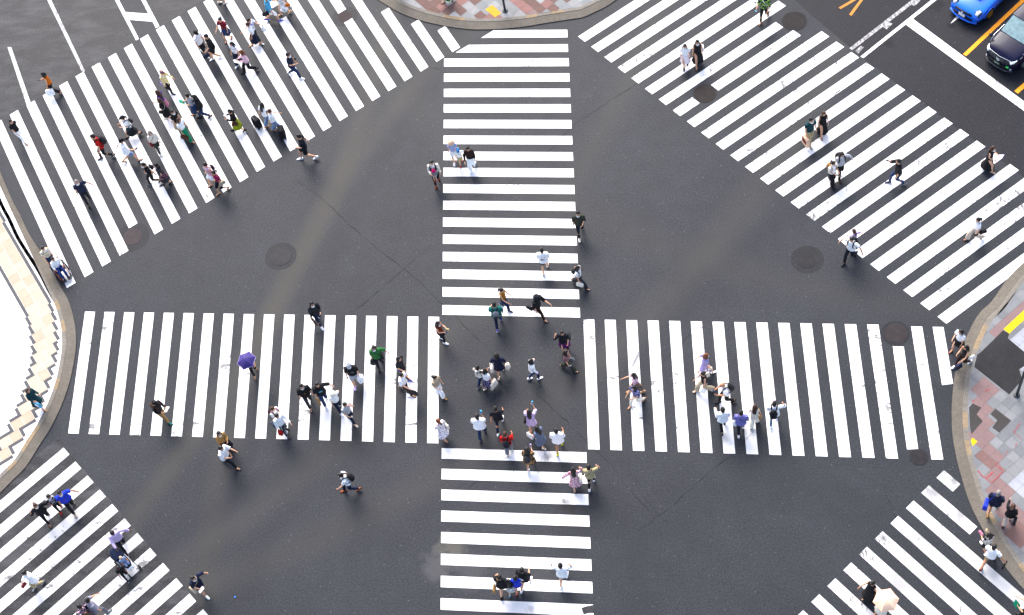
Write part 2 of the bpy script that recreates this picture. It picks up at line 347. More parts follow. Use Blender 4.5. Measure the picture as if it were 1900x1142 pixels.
def clip(sub, poly):            # convex clip, poly counter-clockwise
    out = sub
    for i in range(len(poly)):
        a, b = poly[i - 1], poly[i]; inp, out = out, []
        if not inp: break
        s = lambda p: (b[0] - a[0]) * (p[1] - a[1]) - (b[1] - a[1]) * (p[0] - a[0])
        for j in range(len(inp)):
            p, q = inp[j - 1], inp[j]; sp, sq = s(p), s(q)
            if (sp >= 0) != (sq >= 0):
                t = sp / (sp - sq); out.append((p[0] + (q[0] - p[0]) * t, p[1] + (q[1] - p[1]) * t))
            if sq >= 0: out.append(q)
    return out
def inside(p, poly):
    c = False
    for i in range(len(poly)):
        (x1, y1), (x2, y2) = poly[i - 1], poly[i]
        if (y1 > p[1]) != (y2 > p[1]) and p[0] < (x2 - x1) * (p[1] - y1) / (y2 - y1) + x1: c = not c
    return c
ZK = .12
def corner(pts, side, far):
    """kerb apron, kerb row and the ground under the tiles; pts along the road edge, side: +1 pavement on the left of the run"""
    C = np.array(pxp(pts))
    t0 = (C[0] - C[1]) / np.linalg.norm(C[0] - C[1]); t1 = (C[-1] - C[-2]) / np.linalg.norm(C[-1] - C[-2])
    C = smooth_curve(list(C))
    C = np.concatenate([[C[0] + t0 * k for k in range(14, 0, -1)], C, [C[-1] + t1 * k for k in range(1, 15)]])
    lv = [offset(C, side * d) for d in (0, .0, .41, .43, .60, .605)]
    zz = [-.02, .045, .10, ZK, ZK, ZK - .03]
    n = len(C); arc = np.concatenate([[0], np.cumsum(np.linalg.norm(np.diff(C, axis=0), axis=1))])
    for nm, a, b, ml in (('kerb_apron', 0, 3, apron_m), ('kerb', 2, 6, kerb_m)):
        g = Geo()
        for i in range(a, b): g.v += [(lv[i][j][0], lv[i][j][1], zz[i] + (.002 if nm == 'kerb' and i == 2 else 0)) for j in range(n)]
        for i in range(b - a - 1):
            for j in range(n - 1):
                q = (i * n + j, i * n + j + 1, (i + 1) * n + j + 1, (i + 1) * n + j)
                g.f.append(q if side > 0 else q[::-1])
                blk = int(arc[j] / (2.1 if nm == 'kerb_apron' else .62))
                seam = int(arc[min(j + 1, n - 1)] / (2.1 if nm == 'kerb_apron' else .62)) != blk
                g.m.append((1 if False else 0) if nm == 'kerb_apron' else (1 if random.Random(blk * 7 + 3).random() < .3 else 0))
        o = g.build(nm, ml, smooth=False); o['kind'] = 'structure'
        jl = []                                   # joints between the kerb blocks
        st = 2.1 if nm == 'kerb_apron' else .62
        for k in range(int(arc[-1] / st)):
            s = k * st + .3; j = int(np.searchsorted(arc, s)); j = min(max(j, 1), n - 1)
            t = (s - arc[j - 1]) / (arc[j] - arc[j - 1] + 1e-9)
            d = (C[j] - C[j - 1]) / np.linalg.norm(C[j] - C[j - 1]) * .006
            i0, i1 = (1, 2) if nm == 'kerb_apron' else (3, 4)
            a_, b_ = lv[i0][j - 1] * (1 - t) + lv[i0][j] * t, lv[i1][j - 1] * (1 - t) + lv[i1][j] * t
            jl.append([(*(a_ - d), zz[i0] + .003), (*(a_ + d), zz[i0] + .003), (*(b_ + d), zz[i1] + .003), (*(b_ - d), zz[i1] + .003)])
        g = Geo()
        for q in jl: g.add(q, [(0, 1, 2, 3) if side < 0 else (3, 2, 1, 0)])
        o = g.build('kerb_joint', apron_m[1], smooth=False); o['kind'] = 'structure'
    IN = lv[4]
    poly = [tuple(p) for p in IN] + [tuple(f) for f in far]
    if sum(poly[i - 1][0] * poly[i][1] - poly[i][0] * poly[i - 1][1] for i in range(len(poly))) < 0: poly = poly[::-1]
    flat('pavement', [poly], ZK - .008, stone('mortar', (.2, .2, .2), (.26, .26, .26)))
    return C, IN, poly
def hull(P):
    P = sorted(set((round(a, 4), round(b, 4)) for a, b in P))
    def half(Q):
        h = []
        for p in Q:
            while len(h) > 1 and (h[-1][0] - h[-2][0]) * (p[1] - h[-2][1]) - (h[-1][1] - h[-2][1]) * (p[0] - h[-2][0]) <= 0: h.pop()
            h.append(p)
        return h
    a, b = half(P), half(P[::-1]); return a[:-1] + b[:-1]
def tiles(poly, org_, ang, sx, sy, nx, ny, fn, mats, brick=0.0, gap=.006, zj=0.0):
    e1 = np.array([math.cos(ang), math.sin(ang)]); e2 = np.array([-e1[1], e1[0]]); out = []
    H = hull(poly)
    for j in range(-ny, ny):
        for i in range(-nx, nx):
            o = np.array(org_) + e1 * sx * (i + brick * (j % 2)) + e2 * sy * j
            q = [o + e1 * gap + e2 * gap, o + e1 * (sx - gap) + e2 * gap, o + e1 * (sx - gap) + e2 * (sy - gap), o + e1 * gap + e2 * (sy - gap)]
            c = o + e1 * sx / 2 + e2 * sy / 2
            mi = fn(c, i, j)
            if mi is None: continue
            q = clip([tuple(p) for p in q], H)
            if len(q) > 2: out.append((q, mi))
    return flat('pavement', out, ZK, mats)
def tile_m(c, v=.12):
    m, n, b = nodes_of('tile', .8, .25); vv = coords(n)
    base = mix(n, 1.0, lin(c), ramp(n, noise(n, vv, 1.1, 4, .6), [(.3, 1 - v), (.7, 1 + v)]), 'MULTIPLY')
    base = mix(n, 1.0, base, ramp(n, noise(n, vv, 9, 5, .7), [(.3, 1 - v * .8), (.7, 1 + v * .6)]), 'MULTIPLY')
    n.links.new(base, b.inputs['Base Color']); return m
# top corner: a convex bulge of red, pink and grey tiles
CT, IT, PT = corner('690,-8 701,0 718,11 745,26 784,40 826,49.5 868,55.2 900,56 931,54.7 974,50.5 1016,43.5 1058,37 1082,33 1107,22 1126,12.6 1144,0 1160,-13', 1, [(40, 60), (-40, 60)])
TT = [tile_m(c) for c in ((0.1998, 0.2035, 0.2035), (0.1665, 0.1739, 0.1776), (0.2368, 0.2442, 0.2442), (0.1924, 0.0999, 0.0888), (0.111, 0.0651, 0.0548), (0.1628, 0.1147, 0.111), (.85, .5, .08))]
yel = pxp('900,18 913.7,9.5 930,25 919,32.6', ZK)
tA = math.atan2(*(np.array(G2((819, 26), ZK)) - np.array(G2((788, 0), ZK)))[::-1])
def top_fn(c, i, j):
    r = random.Random(i * 131 + j * 17).random()
    z = abs(((i + j) // 2) % 7 - 3) + (i - j) // 2
    red = (z % 4) in (0, 1)
    if red: return (3, 4, 4, 5)[int(r * 4)]
    return (0, 1, 2)[int(r * 3)]
tiles(PT, G2((905, 10), ZK), tA, .45, .45, 34, 34, top_fn, TT)
flat('pavement', [yel], ZK + .004, stone('tactile_yellow', (.6, .36, .04), (.42, .2, .02), 6, .8))
# right corner
CRt, IRt, PR = corner('1912,476 1900,488 1882,505 1865,524 1840,560 1821,578 1808.6,595 1799,614 1790,634 1774.4,682.6 1769,714 1766,752 1765.7,775 1767.4,810 1775.3,854 1786,894 1799,934 1823,982.6 1859,1044 1886.4,1080 1900,1095 1914,1110', 1, [(60, -48), (60, 6)])
pinkp = pxp('1826,699 1855,723 1837,745 1850,760 1840,770 1853,782 1843,795 1856,805 1842,823 1861,853 1850,870 1863,879 1852,892 1881,915 1872,927 1903,950 1912,1010 1900,1022 1865,990 1846,955 1855,935 1829,916 1843,903 1828,891 1837,878 1808,854 1819,843 1803,829 1802,806 1823,782 1812,769 1820,757 1808,746 1819,735 1805,722', ZK)
pink2 = pxp('1836,612 1854,622 1990,510 1985,480', ZK)
redp = pxp('1813,820.5 1829.6,832 1859,854 1849,869.6 1836.6,878 1808.6,854 1819,843 1805,830', ZK); redp2 = pxp('1876,974 1900,960 1912,1012 1900,1022 1865,990', ZK)
whp = pxp('1868,903 1898,868 1990,800 1990,1000', ZK); whp2 = pxp('1866,628 1905,592 2000,520 2000,700 1893,688', ZK)
TR = [tile_m(c, .1) for c in ((.145, .152, .157), (.122, .128, .135), (.166, .172, .177), (.165, .108, .104), (.137, .08, .071), (.26, .272, .3))]
rA = math.atan2(*(np.array(G2((1855, 723), ZK)) - np.array(G2((1826, 699), ZK)))[::-1])
def right_fn(c, i, j):
    c = tuple(c)
    if inside(c, redp) or inside(c, redp2): return 4
    if inside(c, pinkp) or inside(c, pink2): return 3
    if inside(c, whp) or inside(c, whp2): return 5
    return (0, 1, 2, 0)[int(random.Random(i * 31 + j * 57).random() * 4)]
tiles(PR, G2((1826, 699), ZK), rA, .41, .41, 40, 40, right_fn, TR)
patch_m = stone('patch_asphalt', (.014, .014, .015), (.03, .03, .032), .9, .8); patch2 = stone('patch_asphalt_b', (.035, .032, .03), (.05, .048, .046), 1.5)
flat('pavement', [pxp('1807.5,681 1813,659 1821,653 1861,613.5 1872.5,619.5 1870,628 1900,653 1918,668 1891,686 1897,705 1872.5,732.5', ZK)], ZK + .004, patch_m)
flat('pavement', [pxp('1805,749 1820.8,756.6 1812,769 1823.5,782 1802.5,805.7 1799.8,792.5 1798,756', ZK), pxp('1847,758.4 1876.5,781 1854,803 1841,793.4 1851,780.3 1837.5,769', ZK)], ZK + .004, patch2)
flat('pavement', [pxp('1862,611 2000,484 2000,503 1872.5,619.5', ZK), pxp('1801,817 1805,812.7 1813.5,819.7 1804.7,828.4', ZK)], ZK + .006, stone('tactile_bright', (.62, .4, .01), (.58, .36, .01), 5))
red_chalk = []
for s in ('1826,730 1831,725 1837,728', '1799,742 1807,747', '1827,891 1840,900 1861,878 1852,868', '1827,891 1841,879', '1814,877 1819,883 1827,891', '1892,789 1880,804 1893,816', '1864,847 1870,840', '1848,869 1853,860', '1883,832 1886,826'):
    red_chalk += crack(' '.join(s.split()), .016, len(red_chalk))
o = flat('pavement_mark', red_chalk, ZK + .009, M('#b0202c', .9))
# left corner
CL, IL, PL = corner('0,318 23,372 37.9,400 52.6,431.6 69.5,459 92.6,494.7 113.7,534.7 126,556 135,583 140.6,612 141,648 134.7,688 126,722 111.6,760 92.6,798 73.7,827 48.4,867 23,893 0,916', -1, [(-75, -52), (-75, 10)])
lA = math.atan2(*(np.array(G2((105, 575), ZK)) - np.array(G2((23, 435), ZK)))[::-1])
TL = [tile_m(c, .06) for c in ((.78, .78, .78), (.40, .335, .26), (.37, .29, .215), (0.0675, 0.0693, 0.0747), (.74, .74, .73))]
Cs = np.array(CL)
def dist_edge(c): return float(np.min(np.hypot(Cs[:, 0] - c[0], Cs[:, 1] - c[1])))
bx, by = .49, .49
l1 = np.array([math.cos(lA), math.sin(lA)]); l2 = np.array([-l1[1], l1[0]])
def left_fn(c, i, j): return 0 if random.Random(i + j * 77).random() < .8 else 4
tiles(PL, G2((105, 575), ZK), lA, bx, by, 36, 36, left_fn, TL, gap=.003)
HL = hull(PL); o0 = np.array(G2((105, 575), ZK)); bw = .15
if dist_edge(o0 + l2 * 1.0) < dist_edge(o0 - l2 * 1.0): l2 = -l2          # l2 points away from the kerb
ends = {}
for i in range(-26, 20):                     # rows of two peach tiles, each row shifted along the kerb line
    ok = None
    for q in range(-130, 131):
        t = q * .08
        d = min(dist_edge(o0 + l1 * bx * (i + e) + l2 * t) for e in (0, 1))
        p = o0 + l1 * bx * (i + .5) + l2 * t
        if d >= .80 and inside(tuple(p), HL): ok = t; break
    ends[i] = ok
def cell(i, x0, x1, t0, t1):
    q = [tuple(o0 + l1 * (bx * i + x) + l2 * t) for x, t in ((x0, t0), (x1, t0), (x1, t1), (x0, t1))]
    return clip(q, HL)
peachy, greys = [], [[], [], [], []]
for i, t in ends.items():
    if t is None: continue
    nx_ = ends.get(i + 1); Ln = max(.98, abs((nx_ if nx_ is not None else t) - t) + .2) ; Ln = min(Ln, 2.4)
    for k in range(int(math.ceil(Ln / .49))):
        q = cell(i, .004, bx - .004, t + k * .49 + .004, min(t + (k + 1) * .49, t + Ln) - .004)
        if len(q) > 2: peachy.append((q, random.Random(i * 5 + k * 91).choice((0, 1, 0))))
    g_ = greys[i % 2]
    for (u0, u1) in ((t - bw, t - .004), (t + Ln + .004, t + Ln + bw)):
        q = cell(i, 0, bx, u0, u1)
        if len(q) > 2: g_.append(q)
    n_ = ends.get(i + 1)
    if n_ is not None and abs(n_ - t) > .02:         # the step between two rows
        lo, hi = min(t, n_), max(t, n_)
        if n_ > t: parts = ((bx, bx + bw, t, n_ - bw), (bx - bw, bx, t + Ln, n_ + .98))
        else: parts = ((bx - bw, bx, n_, t - bw), (bx, bx + bw, n_ + .98 + bw, t + Ln))
        for (x0, x1, u0, u1) in parts:
            if u1 - u0 > .01:
                q = cell(i, x0, x1, u0, u1)
                if len(q) > 2: greys[2 + i % 2].append(q)
flat('pavement', peachy, ZK + .003, [TL[1], TL[2]])
for k in range(4):
    if greys[k]: flat('pavement', greys[k], ZK + .005 + .0015 * k, TL[3])
# ---------------------------------------------------------------- manholes
def iron(name, c, c2, sc=26):
    m, n, b = nodes_of(name, .4, .04, 0); v = coords(n)
    ch = nd(n, 'ShaderNodeTexChecker', Scale=float(sc)); n.links.new(v, ch.inputs['Vector'])
    base = mix(n, math_(n, 'MULTIPLY', ch.outputs['Fac'], .5), lin(c), lin(c2))
    base = mix(n, 1.0, base, ramp(n, noise(n, v, 4, 4), [(.3, .8), (.7, 1.2)]), 'MULTIPLY')
    n.links.new(base, b.inputs['Base Color']); return m
def ringf(g, r0, r1, z0, z1, mi=0, n=40):
    v = [(r * math.cos(2 * math.pi * i / n), r * math.sin(2 * math.pi * i / n), z) for r, z in ((r0, z0), (r1, z1)) for i in range(n)]
    return g.add(v, [(i, (i + 1) % n, n + (i + 1) % n, n + i)[::-1] for i in range(n)], mi)
def disc(g, r, z, mi=0, n=40):
    return g.add([(r * math.cos(2 * math.pi * i / n), r * math.sin(2 * math.pi * i / n), z) for i in range(n)], [tuple(range(n))], mi)
col_m = asphalt('collar_asphalt', (.0195, .0207, .0235), mott=.08)
for (px, py, rd, rc, c, c2, cc, lab) in [
    (1474, 40, .54, .60, (.015, .0138, .0148), (.019, .0175, .0185), .006, 'big dark iron manhole cover cutting two stripes beside the stop line lanes'),
    (1308, 174, .49, .53, (.019, .0155, .0155), (.022, .018, .018), .006, 'dark brown manhole cover between two broken stripes below the woman in the black dress'),
    (1498, 482, .41, .69, (.022, .022, .0245), (.018, .0182, .02), .0025, 'grey manhole cover with a wide asphalt ring in the right half'),
    (1662, 619, .44, .58, (.03, .0255, .027), (.024, .0225, .024), .006, 'reddish manhole cover cutting the top of a vertical stripe'),
    (1705, 849, .31, .36, (.022, .021, .023), (.018, .0178, .0195), .006, 'small worn manhole cover between the last two vertical stripes'),
    (521, 476, .47, .72, (.027, .0272, .0305), (.023, .0235, .026), .0025, 'pale grey manhole cover with a dark asphalt ring in the left half'),
    (246, 440, .42, .78, (.038, .0305, .032), (.031, .027, .0285), .006, 'reddish manhole cover with a wide ring under the shortened slanting stripe'),
    (640, 31, .33, .62, (.026, .018, .0195), (.019, .0155, .0165), .006, 'small reddish manhole cover between two cut slanting stripes near the top kerb'),
    (511, 31, .28, .70, (.013, .013, .015), (.016, .016, .018), .006, 'small dark manhole cover under the striding man in the sky blue tee')]:
    g0 = G(px, py)
    t = tagp(empty('manhole_cover', (g0[0], g0[1], 0), random.Random(px).uniform(0, 3)), lab, 'manhole cover', 'manhole covers in the road')
    g = Geo(); ringf(g, rd + .01, rc, cc, cc); g.build('collar', col_m, t, False)
    g = Geo(); ringf(g, rd - .045, rd + .01, .014, .014); ringf(g, rd + .01, rd + .012, .014, .003); g.build('frame', iron('iron_rim', tuple(v * 1.1 for v in c), c), t, False)
    g = Geo(); disc(g, rd - .05, .012); disc(g, .07, .016)
    for a in (.6, .6 + math.pi): g.box((math.cos(a) * rd * .72, math.sin(a) * rd * .72, .014), (.05, .03, .004))
    g.build('cover', iron('iron_lid', c, c2), t, False)
# ---------------------------------------------------------------- poles
pole_m = M('#23272b', .45, .15, spec=.5)
def pole(px, py, h, lab, plate=None):
    g0 = G(px, py, ZK); t = tagp(empty('street_pole', (g0[0], g0[1], ZK)), lab, 'street pole', 'slim street poles on the pavement')
    g = Geo(); g.loft([(0, 0, 0), (0, 0, h)], .055, n=14); g.build('post', pole_m, t)
    g = Geo(); g.loft([(0, 0, .004), (0, 0, .03), (0, 0, .05)], [.13, .13, .075], n=16); g.build('base_collar', M('#3a3d40', .5), t)
    g = Geo(); g.loft([(0, 0, h), (0, 0, h + .03), (0, 0, h + .05)], [.062, .062, .02], n=14); g.build('cap', M('#4a4d50', .5), t)
pole(937.3, 21, 3.4, 'slim dark pole standing on red and grey tiles beside the yellow tile')
pole(1886.3, 734, 3.4, 'slim dark pole standing below the black asphalt patch on the right pavement')
g0 = G(436, 1108)
g = Geo(); g.loft([(0, 0, 0), (0, 0, .012), (0, 0, .016)], [.035, .035, .028], n=14)
tagp(g.build('bottle_cap', M('#1573d8', .5), None, True, (g0[0], g0[1], .001)), 'bright blue bottle cap lying alone on the road', 'bottle cap')
# ---------------------------------------------------------------- people
HIDE = []
SKIN = {'l': '#d3a07f', 'm': '#b98361', 'd': '#6a402b'}
def skin_m(k):
    return [M(SKIN[k], .6, .1, 6, .35), M('#1b1411', .4, .05), M('#b5655c', .6, .05)]
HC = {'k': '#16130f', 'b': '#3a2316', 'r': '#6b3a1c', 'g': '#77736e', 'l': '#b9a184'}
def hair_m(k):
    key = ('hair', k)
    if key in _mats: return _mats[key]
    m, n, b = nodes_of('hair_' + k, .5, .35); v = coords(n, (1, 1, .25))
    base = mix(n, 1.0, lin(HC[k]), ramp(n, noise(n, v, 60, 3, .6), [(.3, .6), (.7, 1.5)]), 'MULTIPLY')
    n.links.new(base, b.inputs['Base Color']); _mats[key] = m; return m
PAL = dict(sand='#d6c6b4', blush='#f4e6e6', white='#f6f6f4', cream='#ece3d0', black='#1a1a1e', ink='#20222a', navy='#1b2440', grey='#8b8d92', lgrey='#c2c4c8', dgrey='#3a3b40', denim='#2b4674', jeans='#20365f', lden='#7f9cc4',
    red='#c81512', maroon='#8e1b2e', orange='#e2750f', rust='#8a3412', mustard='#c47d12', yellow='#ecd66a', lime='#a8b51a', green='#0f9a6c', kgreen='#0a9a3c', leaf='#2f7d3a', olive='#3d4236', teal='#1c7f74', dteal='#12454c',
    sky='#5cc3f0', blue='#1d3fc4', royal='#2342d8', lav='#b9aee8', lil='#d8c2ea', purple='#5b2c9e', plum='#66166b', mauve='#8e6468', pink='#eec2cf', rose='#d98aa5', hot='#e0136e', mag='#b01458', beige='#cdbb9e', tan='#b98d54', taupe='#7d6c5c',
    khaki='#c9b98a', brown='#4f2f1c', dbrown='#2e1a16', peach='#f4cba8', bluegrey='#74839e', slate='#4b5468')
def dim(h):
    v = lin(h); y = .3 * v[0] + .6 * v[1] + .1 * v[2]; k = .66 + .34 * min(1, max(0, (y - .45) / .35)); return tuple(round(q * k, 4) for q in v)
def pm(c, rough=.9):
    """cloth material from 'colour' or 'pattern:colour:colour'"""
    if ':' in c:
        p, a, b = c.split(':'); return M(dim(PAL.get(a, a)), .9, .15, 9, pat=p, c2=dim(PAL.get(b, b)))
    return M(dim(PAL.get(c, c)), rough, .16, 7)
def nrm(v): v = np.array(v, float); return v / (np.linalg.norm(v) + 1e-9)
ARM = {'D': (4, 9, 12, 0), 'F': (26, 7, 22, 6), 'B': (-28, 9, 10, 0), 'P': (14, 8, 80, 28), 'H': (46, 12, 142, 30), 'U': (48, 6, 30, 4), 'O': (-8, 48, 14, -6), 'C': (4, 10, 84, 8), 'X': (14, 6, 84, 62),
       'R': (66, 10, 82, 26), 'W': (-40, 22, 12, -4), 'E': (30, 14, 34, 8), 'K': (52, 50, 138, 45)}
class Fig: pass
def skeleton(st, arms, lean, sit, m):
    f = Fig(); f.m = m
    Lh = .41
    if sit:
        hz = sit; f.ank = [np.array((s * .10, .50, hz - .38)) for s in (1, -1)]; f.knee = [np.array((s * .11, .43, hz + .03)) for s in (1, -1)]; f.pitch = [0, 0]
    else:
        a = abs(st); a = a * .92 if a < .4 else .37 + (a - .4) * .52; lead = 0 if st >= 0 else 1
        hz = min(.905, math.sqrt(max(.2, .835 ** 2 - (a * .47) ** 2)) + .085)
        f.ank = [None, None]; f.knee = [None, None]; f.pitch = [0, 0]
        for k, s in enumerate((1, -1)):
            fr = k == lead
            y = a * .48 if fr else -a * .52
            z = .085 if fr else .085 + .16 * a
            f.pitch[k] = 8 * a if fr else -48 * a
            A = np.array((s * .085, y, z)); Hh = np.array((s * .085, 0, hz - .02)); d = A - Hh; L = min(np.linalg.norm(d), .83)
            h = math.sqrt(max(0, (Lh + .01) ** 2 - (L / 2) ** 2)); u = nrm(d); fw = nrm(np.array((0, 1, 0)) - u * u[1])
            f.ank[k] = A; f.knee[k] = (A + Hh) / 2 + fw * h
    f.hz = hz; dz = hz - .905; f.dz = dz
    cl, sl_ = math.cos(R(lean)), math.sin(R(lean))
    def T(p):                     # trunk point: drop with the hips, lean about them
        p = np.array(p, float); y, z = p[1], p[2] - .905
        return np.array((p[0], y * cl + z * sl_, hz + z * cl - y * sl_))
    f.T = T
    f.hip = [np.array((s * .085, 0, hz - .02)) for s in (1, -1)]
    sw = .178 if m else .158
    f.sw = sw; f.sh = [T((s * sw, 0, 1.385)) for s in (1, -1)]; f.el = []; f.wr = []; f.hd = []; f.pn = []
    for k, s in enumerate((1, -1)):
        a = arms[k]; a = ARM[a] if isinstance(a, str) else a
        fa, ab, e, i = (R(x) for x in a)
        u = nrm((s * math.sin(ab), math.sin(fa) * math.cos(ab), -math.cos(fa) * math.cos(ab)))
        g = nrm((s * (math.sin(ab) * .6 - math.sin(i)), math.sin(fa + e), -math.cos(fa + e)))
        E_ = f.sh[k] + u * .275; W_ = E_ + g * .245
        f.el.append(E_); f.wr.append(W_); f.hd.append(g); f.pn.append(nrm(np.array((-s, 0, 0)) - g * np.dot((-s, 0, 0), g) + np.array((0, -.25, 0))))
    f.head = T((0, .018, 1.585))
    return f
def hands(g, f, k, curl):
    s = 1 if k == 0 else -1
    W_, d, pn = f.wr[k], f.hd[k], f.pn[k]; sd = nrm(np.cross(d, pn)); pn = nrm(np.cross(sd, d))
    if sd[1] < 0: sd = -sd            # thumb side looks forward
    kn = W_ + d * .085
    for x, L, r in ((.030, .070, .0085), (.010, .078, .009), (-.010, .073, .0085), (-.029, .056, .0075)):
        a, b, c = R(curl * .6), R(curl * 1.4), R(curl * 2)
        p0 = kn + sd * x - d * .012; p1 = p0 + (d * math.cos(a) + pn * math.sin(a)) * L * .5; p2 = p1 + (d * math.cos(b) + pn * math.sin(b)) * L * .32; p3 = p2 + (d * math.cos(c) + pn * math.sin(c)) * L * .24
        g.loft([p0, p1, p2, p3], [r, r * .95, r * .85, r * .55], n=6)
    t0 = W_ + d * .03 + sd * .022; t1 = t0 + nrm(d * .7 + sd * .7 + pn * .2) * .036; t2 = t1 + nrm(d * .95 + sd * .2 + pn * .4) * .03
    g.loft([t0, t1, t2], [.012, .010, .006], n=6)
    f.grip[k] = kn + pn * .012
def person_mesh(f, hs, turn, nod, cov=1.0):
    """one skin: trunk, neck, head, arms, palms, legs and feet"""
    g = Geo(); m = f.m; k_ = 1.0 if m else .92
    st = [(.80, .07, .06), (.87, .155, .105), (.95, .165, .112), (1.06, .138 * k_, .10), (1.18, .15 * k_, .105), (1.30, .168 * k_, .108), (1.375, .165 * k_ * (cov * .5 + .5), .09 * cov), (1.42, .09 * k_ * cov, .066), (1.455, .058, .056), (1.50, .05, .052), (1.55, .048, .052)]
    g.loft([f.T((0, 0, z)) for z, _, _ in st], [a for _, a, _ in st], [b for _, _, b in st], n=16)
    H = f.head; ct, sn = math.cos(R(turn)), math.sin(R(turn)); cn, sd = math.cos(R(nod)), math.sin(R(nod))
    def L2(p):
        x, y, z = (q * hs for q in p); y, z = y * cn + z * sd, z * cn - y * sd
        return np.array((H[0] + x * ct - y * sn, H[1] + x * sn + y * ct, H[2] + z))
    f.L2 = L2
    hp = [(-.118, .008, .03, .026), (-.105, .016, .045, .052), (-.07, .012, .062, .078), (-.03, .004, .071, .09), (.02, -.002, .076, .097), (.06, -.006, .073, .093), (.09, -.01, .056, .072), (.112, -.012, .022, .028)]
    g.loft([L2((0, y, z)) for z, y, _, _ in hp], [a * hs for _, _, a, _ in hp], [b * hs for _, _, _, b in hp], n=16, xd=(ct, sn, 0))
    g.loft([L2((0, .075, .01)), L2((0, .096, -.028)), L2((0, .085, -.042))], [.008, .017, .012], n=6)          # nose
    for s in (1, -1): g.loft([L2((s * .068, .0, -.03)), L2((s * .082, -.006, -.005)), L2((s * .078, -.008, .02))], [.012, .018, .01], n=6)   # ears
    for k, s in enumerate((1, -1)):
        dn = np.array((0, 0, .03 if cov < 1 else 0)); g.loft([f.sh[k] - np.array((s * .06, 0, 0)) - dn, f.sh[k] - dn, f.sh[k] * .5 + f.el[k] * .5, f.el[k], f.el[k] * .6 + f.wr[k] * .4, f.wr[k]], np.array([.05 * cov, .053 * cov * (.85 if cov < 1 else 1), .044 * (cov * .5 + .5), .037, .037, .026]) * (1.06 if m else .9), n=9)
        d, pn = f.hd[k], f.pn[k]; sdv = nrm(np.cross(d, pn))
        g.loft([f.wr[k] - d * .01, f.wr[k] + d * .03, f.wr[k] + d * .07, f.wr[k] + d * .092], [.026, .036, .042, .036], [.02, .018, .017, .014], n=9, xd=sdv)
        h, kn, an = f.hip[k], f.knee[k], f.ank[k]
        g.loft([h + np.array((0, 0, .04)), h, h * .5 + kn * .5, kn, kn * .65 + an * .35, kn * .3 + an * .7, an], np.array([.085, .09, .074, .056, .057, .043, .037]) * (1.04 if m else .97), n=10)
        fd = foot_dir(f, k); up = foot_up(f, k)
        g.loft([an - fd * .055 - up * .045, an - fd * .02 - up * .03, an + fd * .05 - up * .045, an + fd * .12 - up * .058, an + fd * .165 - up * .064], [.028, .036, .04, .042, .025], [.03, .045, .034, .024, .015], n=9)
    return g
def foot_dir(f, k):
    p = R(f.pitch[k]); return np.array((0, math.cos(p), math.sin(p)))
def foot_up(f, k):
    p = R(f.pitch[k]); return np.array((0, -math.sin(p), math.cos(p)))
def remesh(o, vox, it=4):
    a = o.modifiers.new('skin', 'REMESH'); a.mode = 'VOXEL'; a.voxel_size = vox; a.use_smooth_shade = True
    b = o.modifiers.new('soft', 'SMOOTH'); b.factor = .5; b.iterations = it
    HIDE.append(o); return o
def sleeve(g, f, k, kind, r):
    s = 1 if k == 0 else -1
    a = f.sh[k] - np.array((s * .09, 0, .01)); b, e, w_ = f.sh[k], f.el[k], f.wr[k]
    if kind == 'short': P = [a, b, b * .35 + e * .65]; rr = [.074, .072, .072]
    elif kind == 'half': P = [a, b, e, e * .85 + w_ * .15]; rr = [.074, .072, .067, .07]
    elif kind == 'puff': P = [a, b, b * .6 + e * .4, b * .25 + e * .75]; rr = [.06, .08, .09, .06]
    elif kind == 'cap': P = [a, b + (e - b) * .1]; rr = [.07, .066]
    else: P = [a, b, b * .5 + e * .5, e, e * .5 + w_ * .5, e * .04 + w_ * .96]; rr = [.072, .069, .06, .054, .05, .044]
    g.loft(P, np.array(rr) * r, n=10)
def garment(f, sl, hem, loose, flare=0.0, neck=1.425):
    g = Geo(); k_ = (1.0 if f.m else .93)
    zs = [(neck + .012, .078, .068), (1.425, .118, .085), (1.402, .158, .10), (1.37, .188, .108), (1.30, .182, .118), (1.18, .165, .118), (1.06, .155, .112), (.97, .17, .12), (.88, .176, .124), (.80, .178, .126)]
    P, a, b = [], [], []
    for z, x, y in zs:
        if z < hem - .001: break
        q = 1 + (loose * max(0, min(1, (1.36 - z) / .3))); x2 = x * k_ * q; y2 = y * q
        P.append(f.T((0, 0, z))); a.append(x2); b.append(y2)
    last = (P[-1], a[-1], b[-1])
    if hem < .8:                  # skirt part of a dress or a long coat
        st = max(abs(f.ank[0][1]), abs(f.ank[1][1])); mid = (f.ank[0][1] + f.ank[1][1]) / 2
        for t in (.33, .66, 1.0):
            z = .80 + (hem - .80) * t; dep = (.9 - z) / .8
            P.append(np.array((0, mid * dep * .7, z + f.dz))); a.append(last[1] * (1 + flare * t)); b.append(max(last[2] * (1 + flare * t), (st * dep + .07) * (1 if hem < .75 else .8)))
    else:
        P.append(f.T((0, 0, hem))); a.append(last[1] * (1.02 + flare)); b.append(last[2] * (1.02 + flare))
    g.loft(P, a, b, n=20, wob=(.05, 7, 1.0) if hem < .8 else None)
    if sl != 'none':
        for k in (0, 1): sleeve(g, f, k, sl, 1 + loose * .4)
    return g
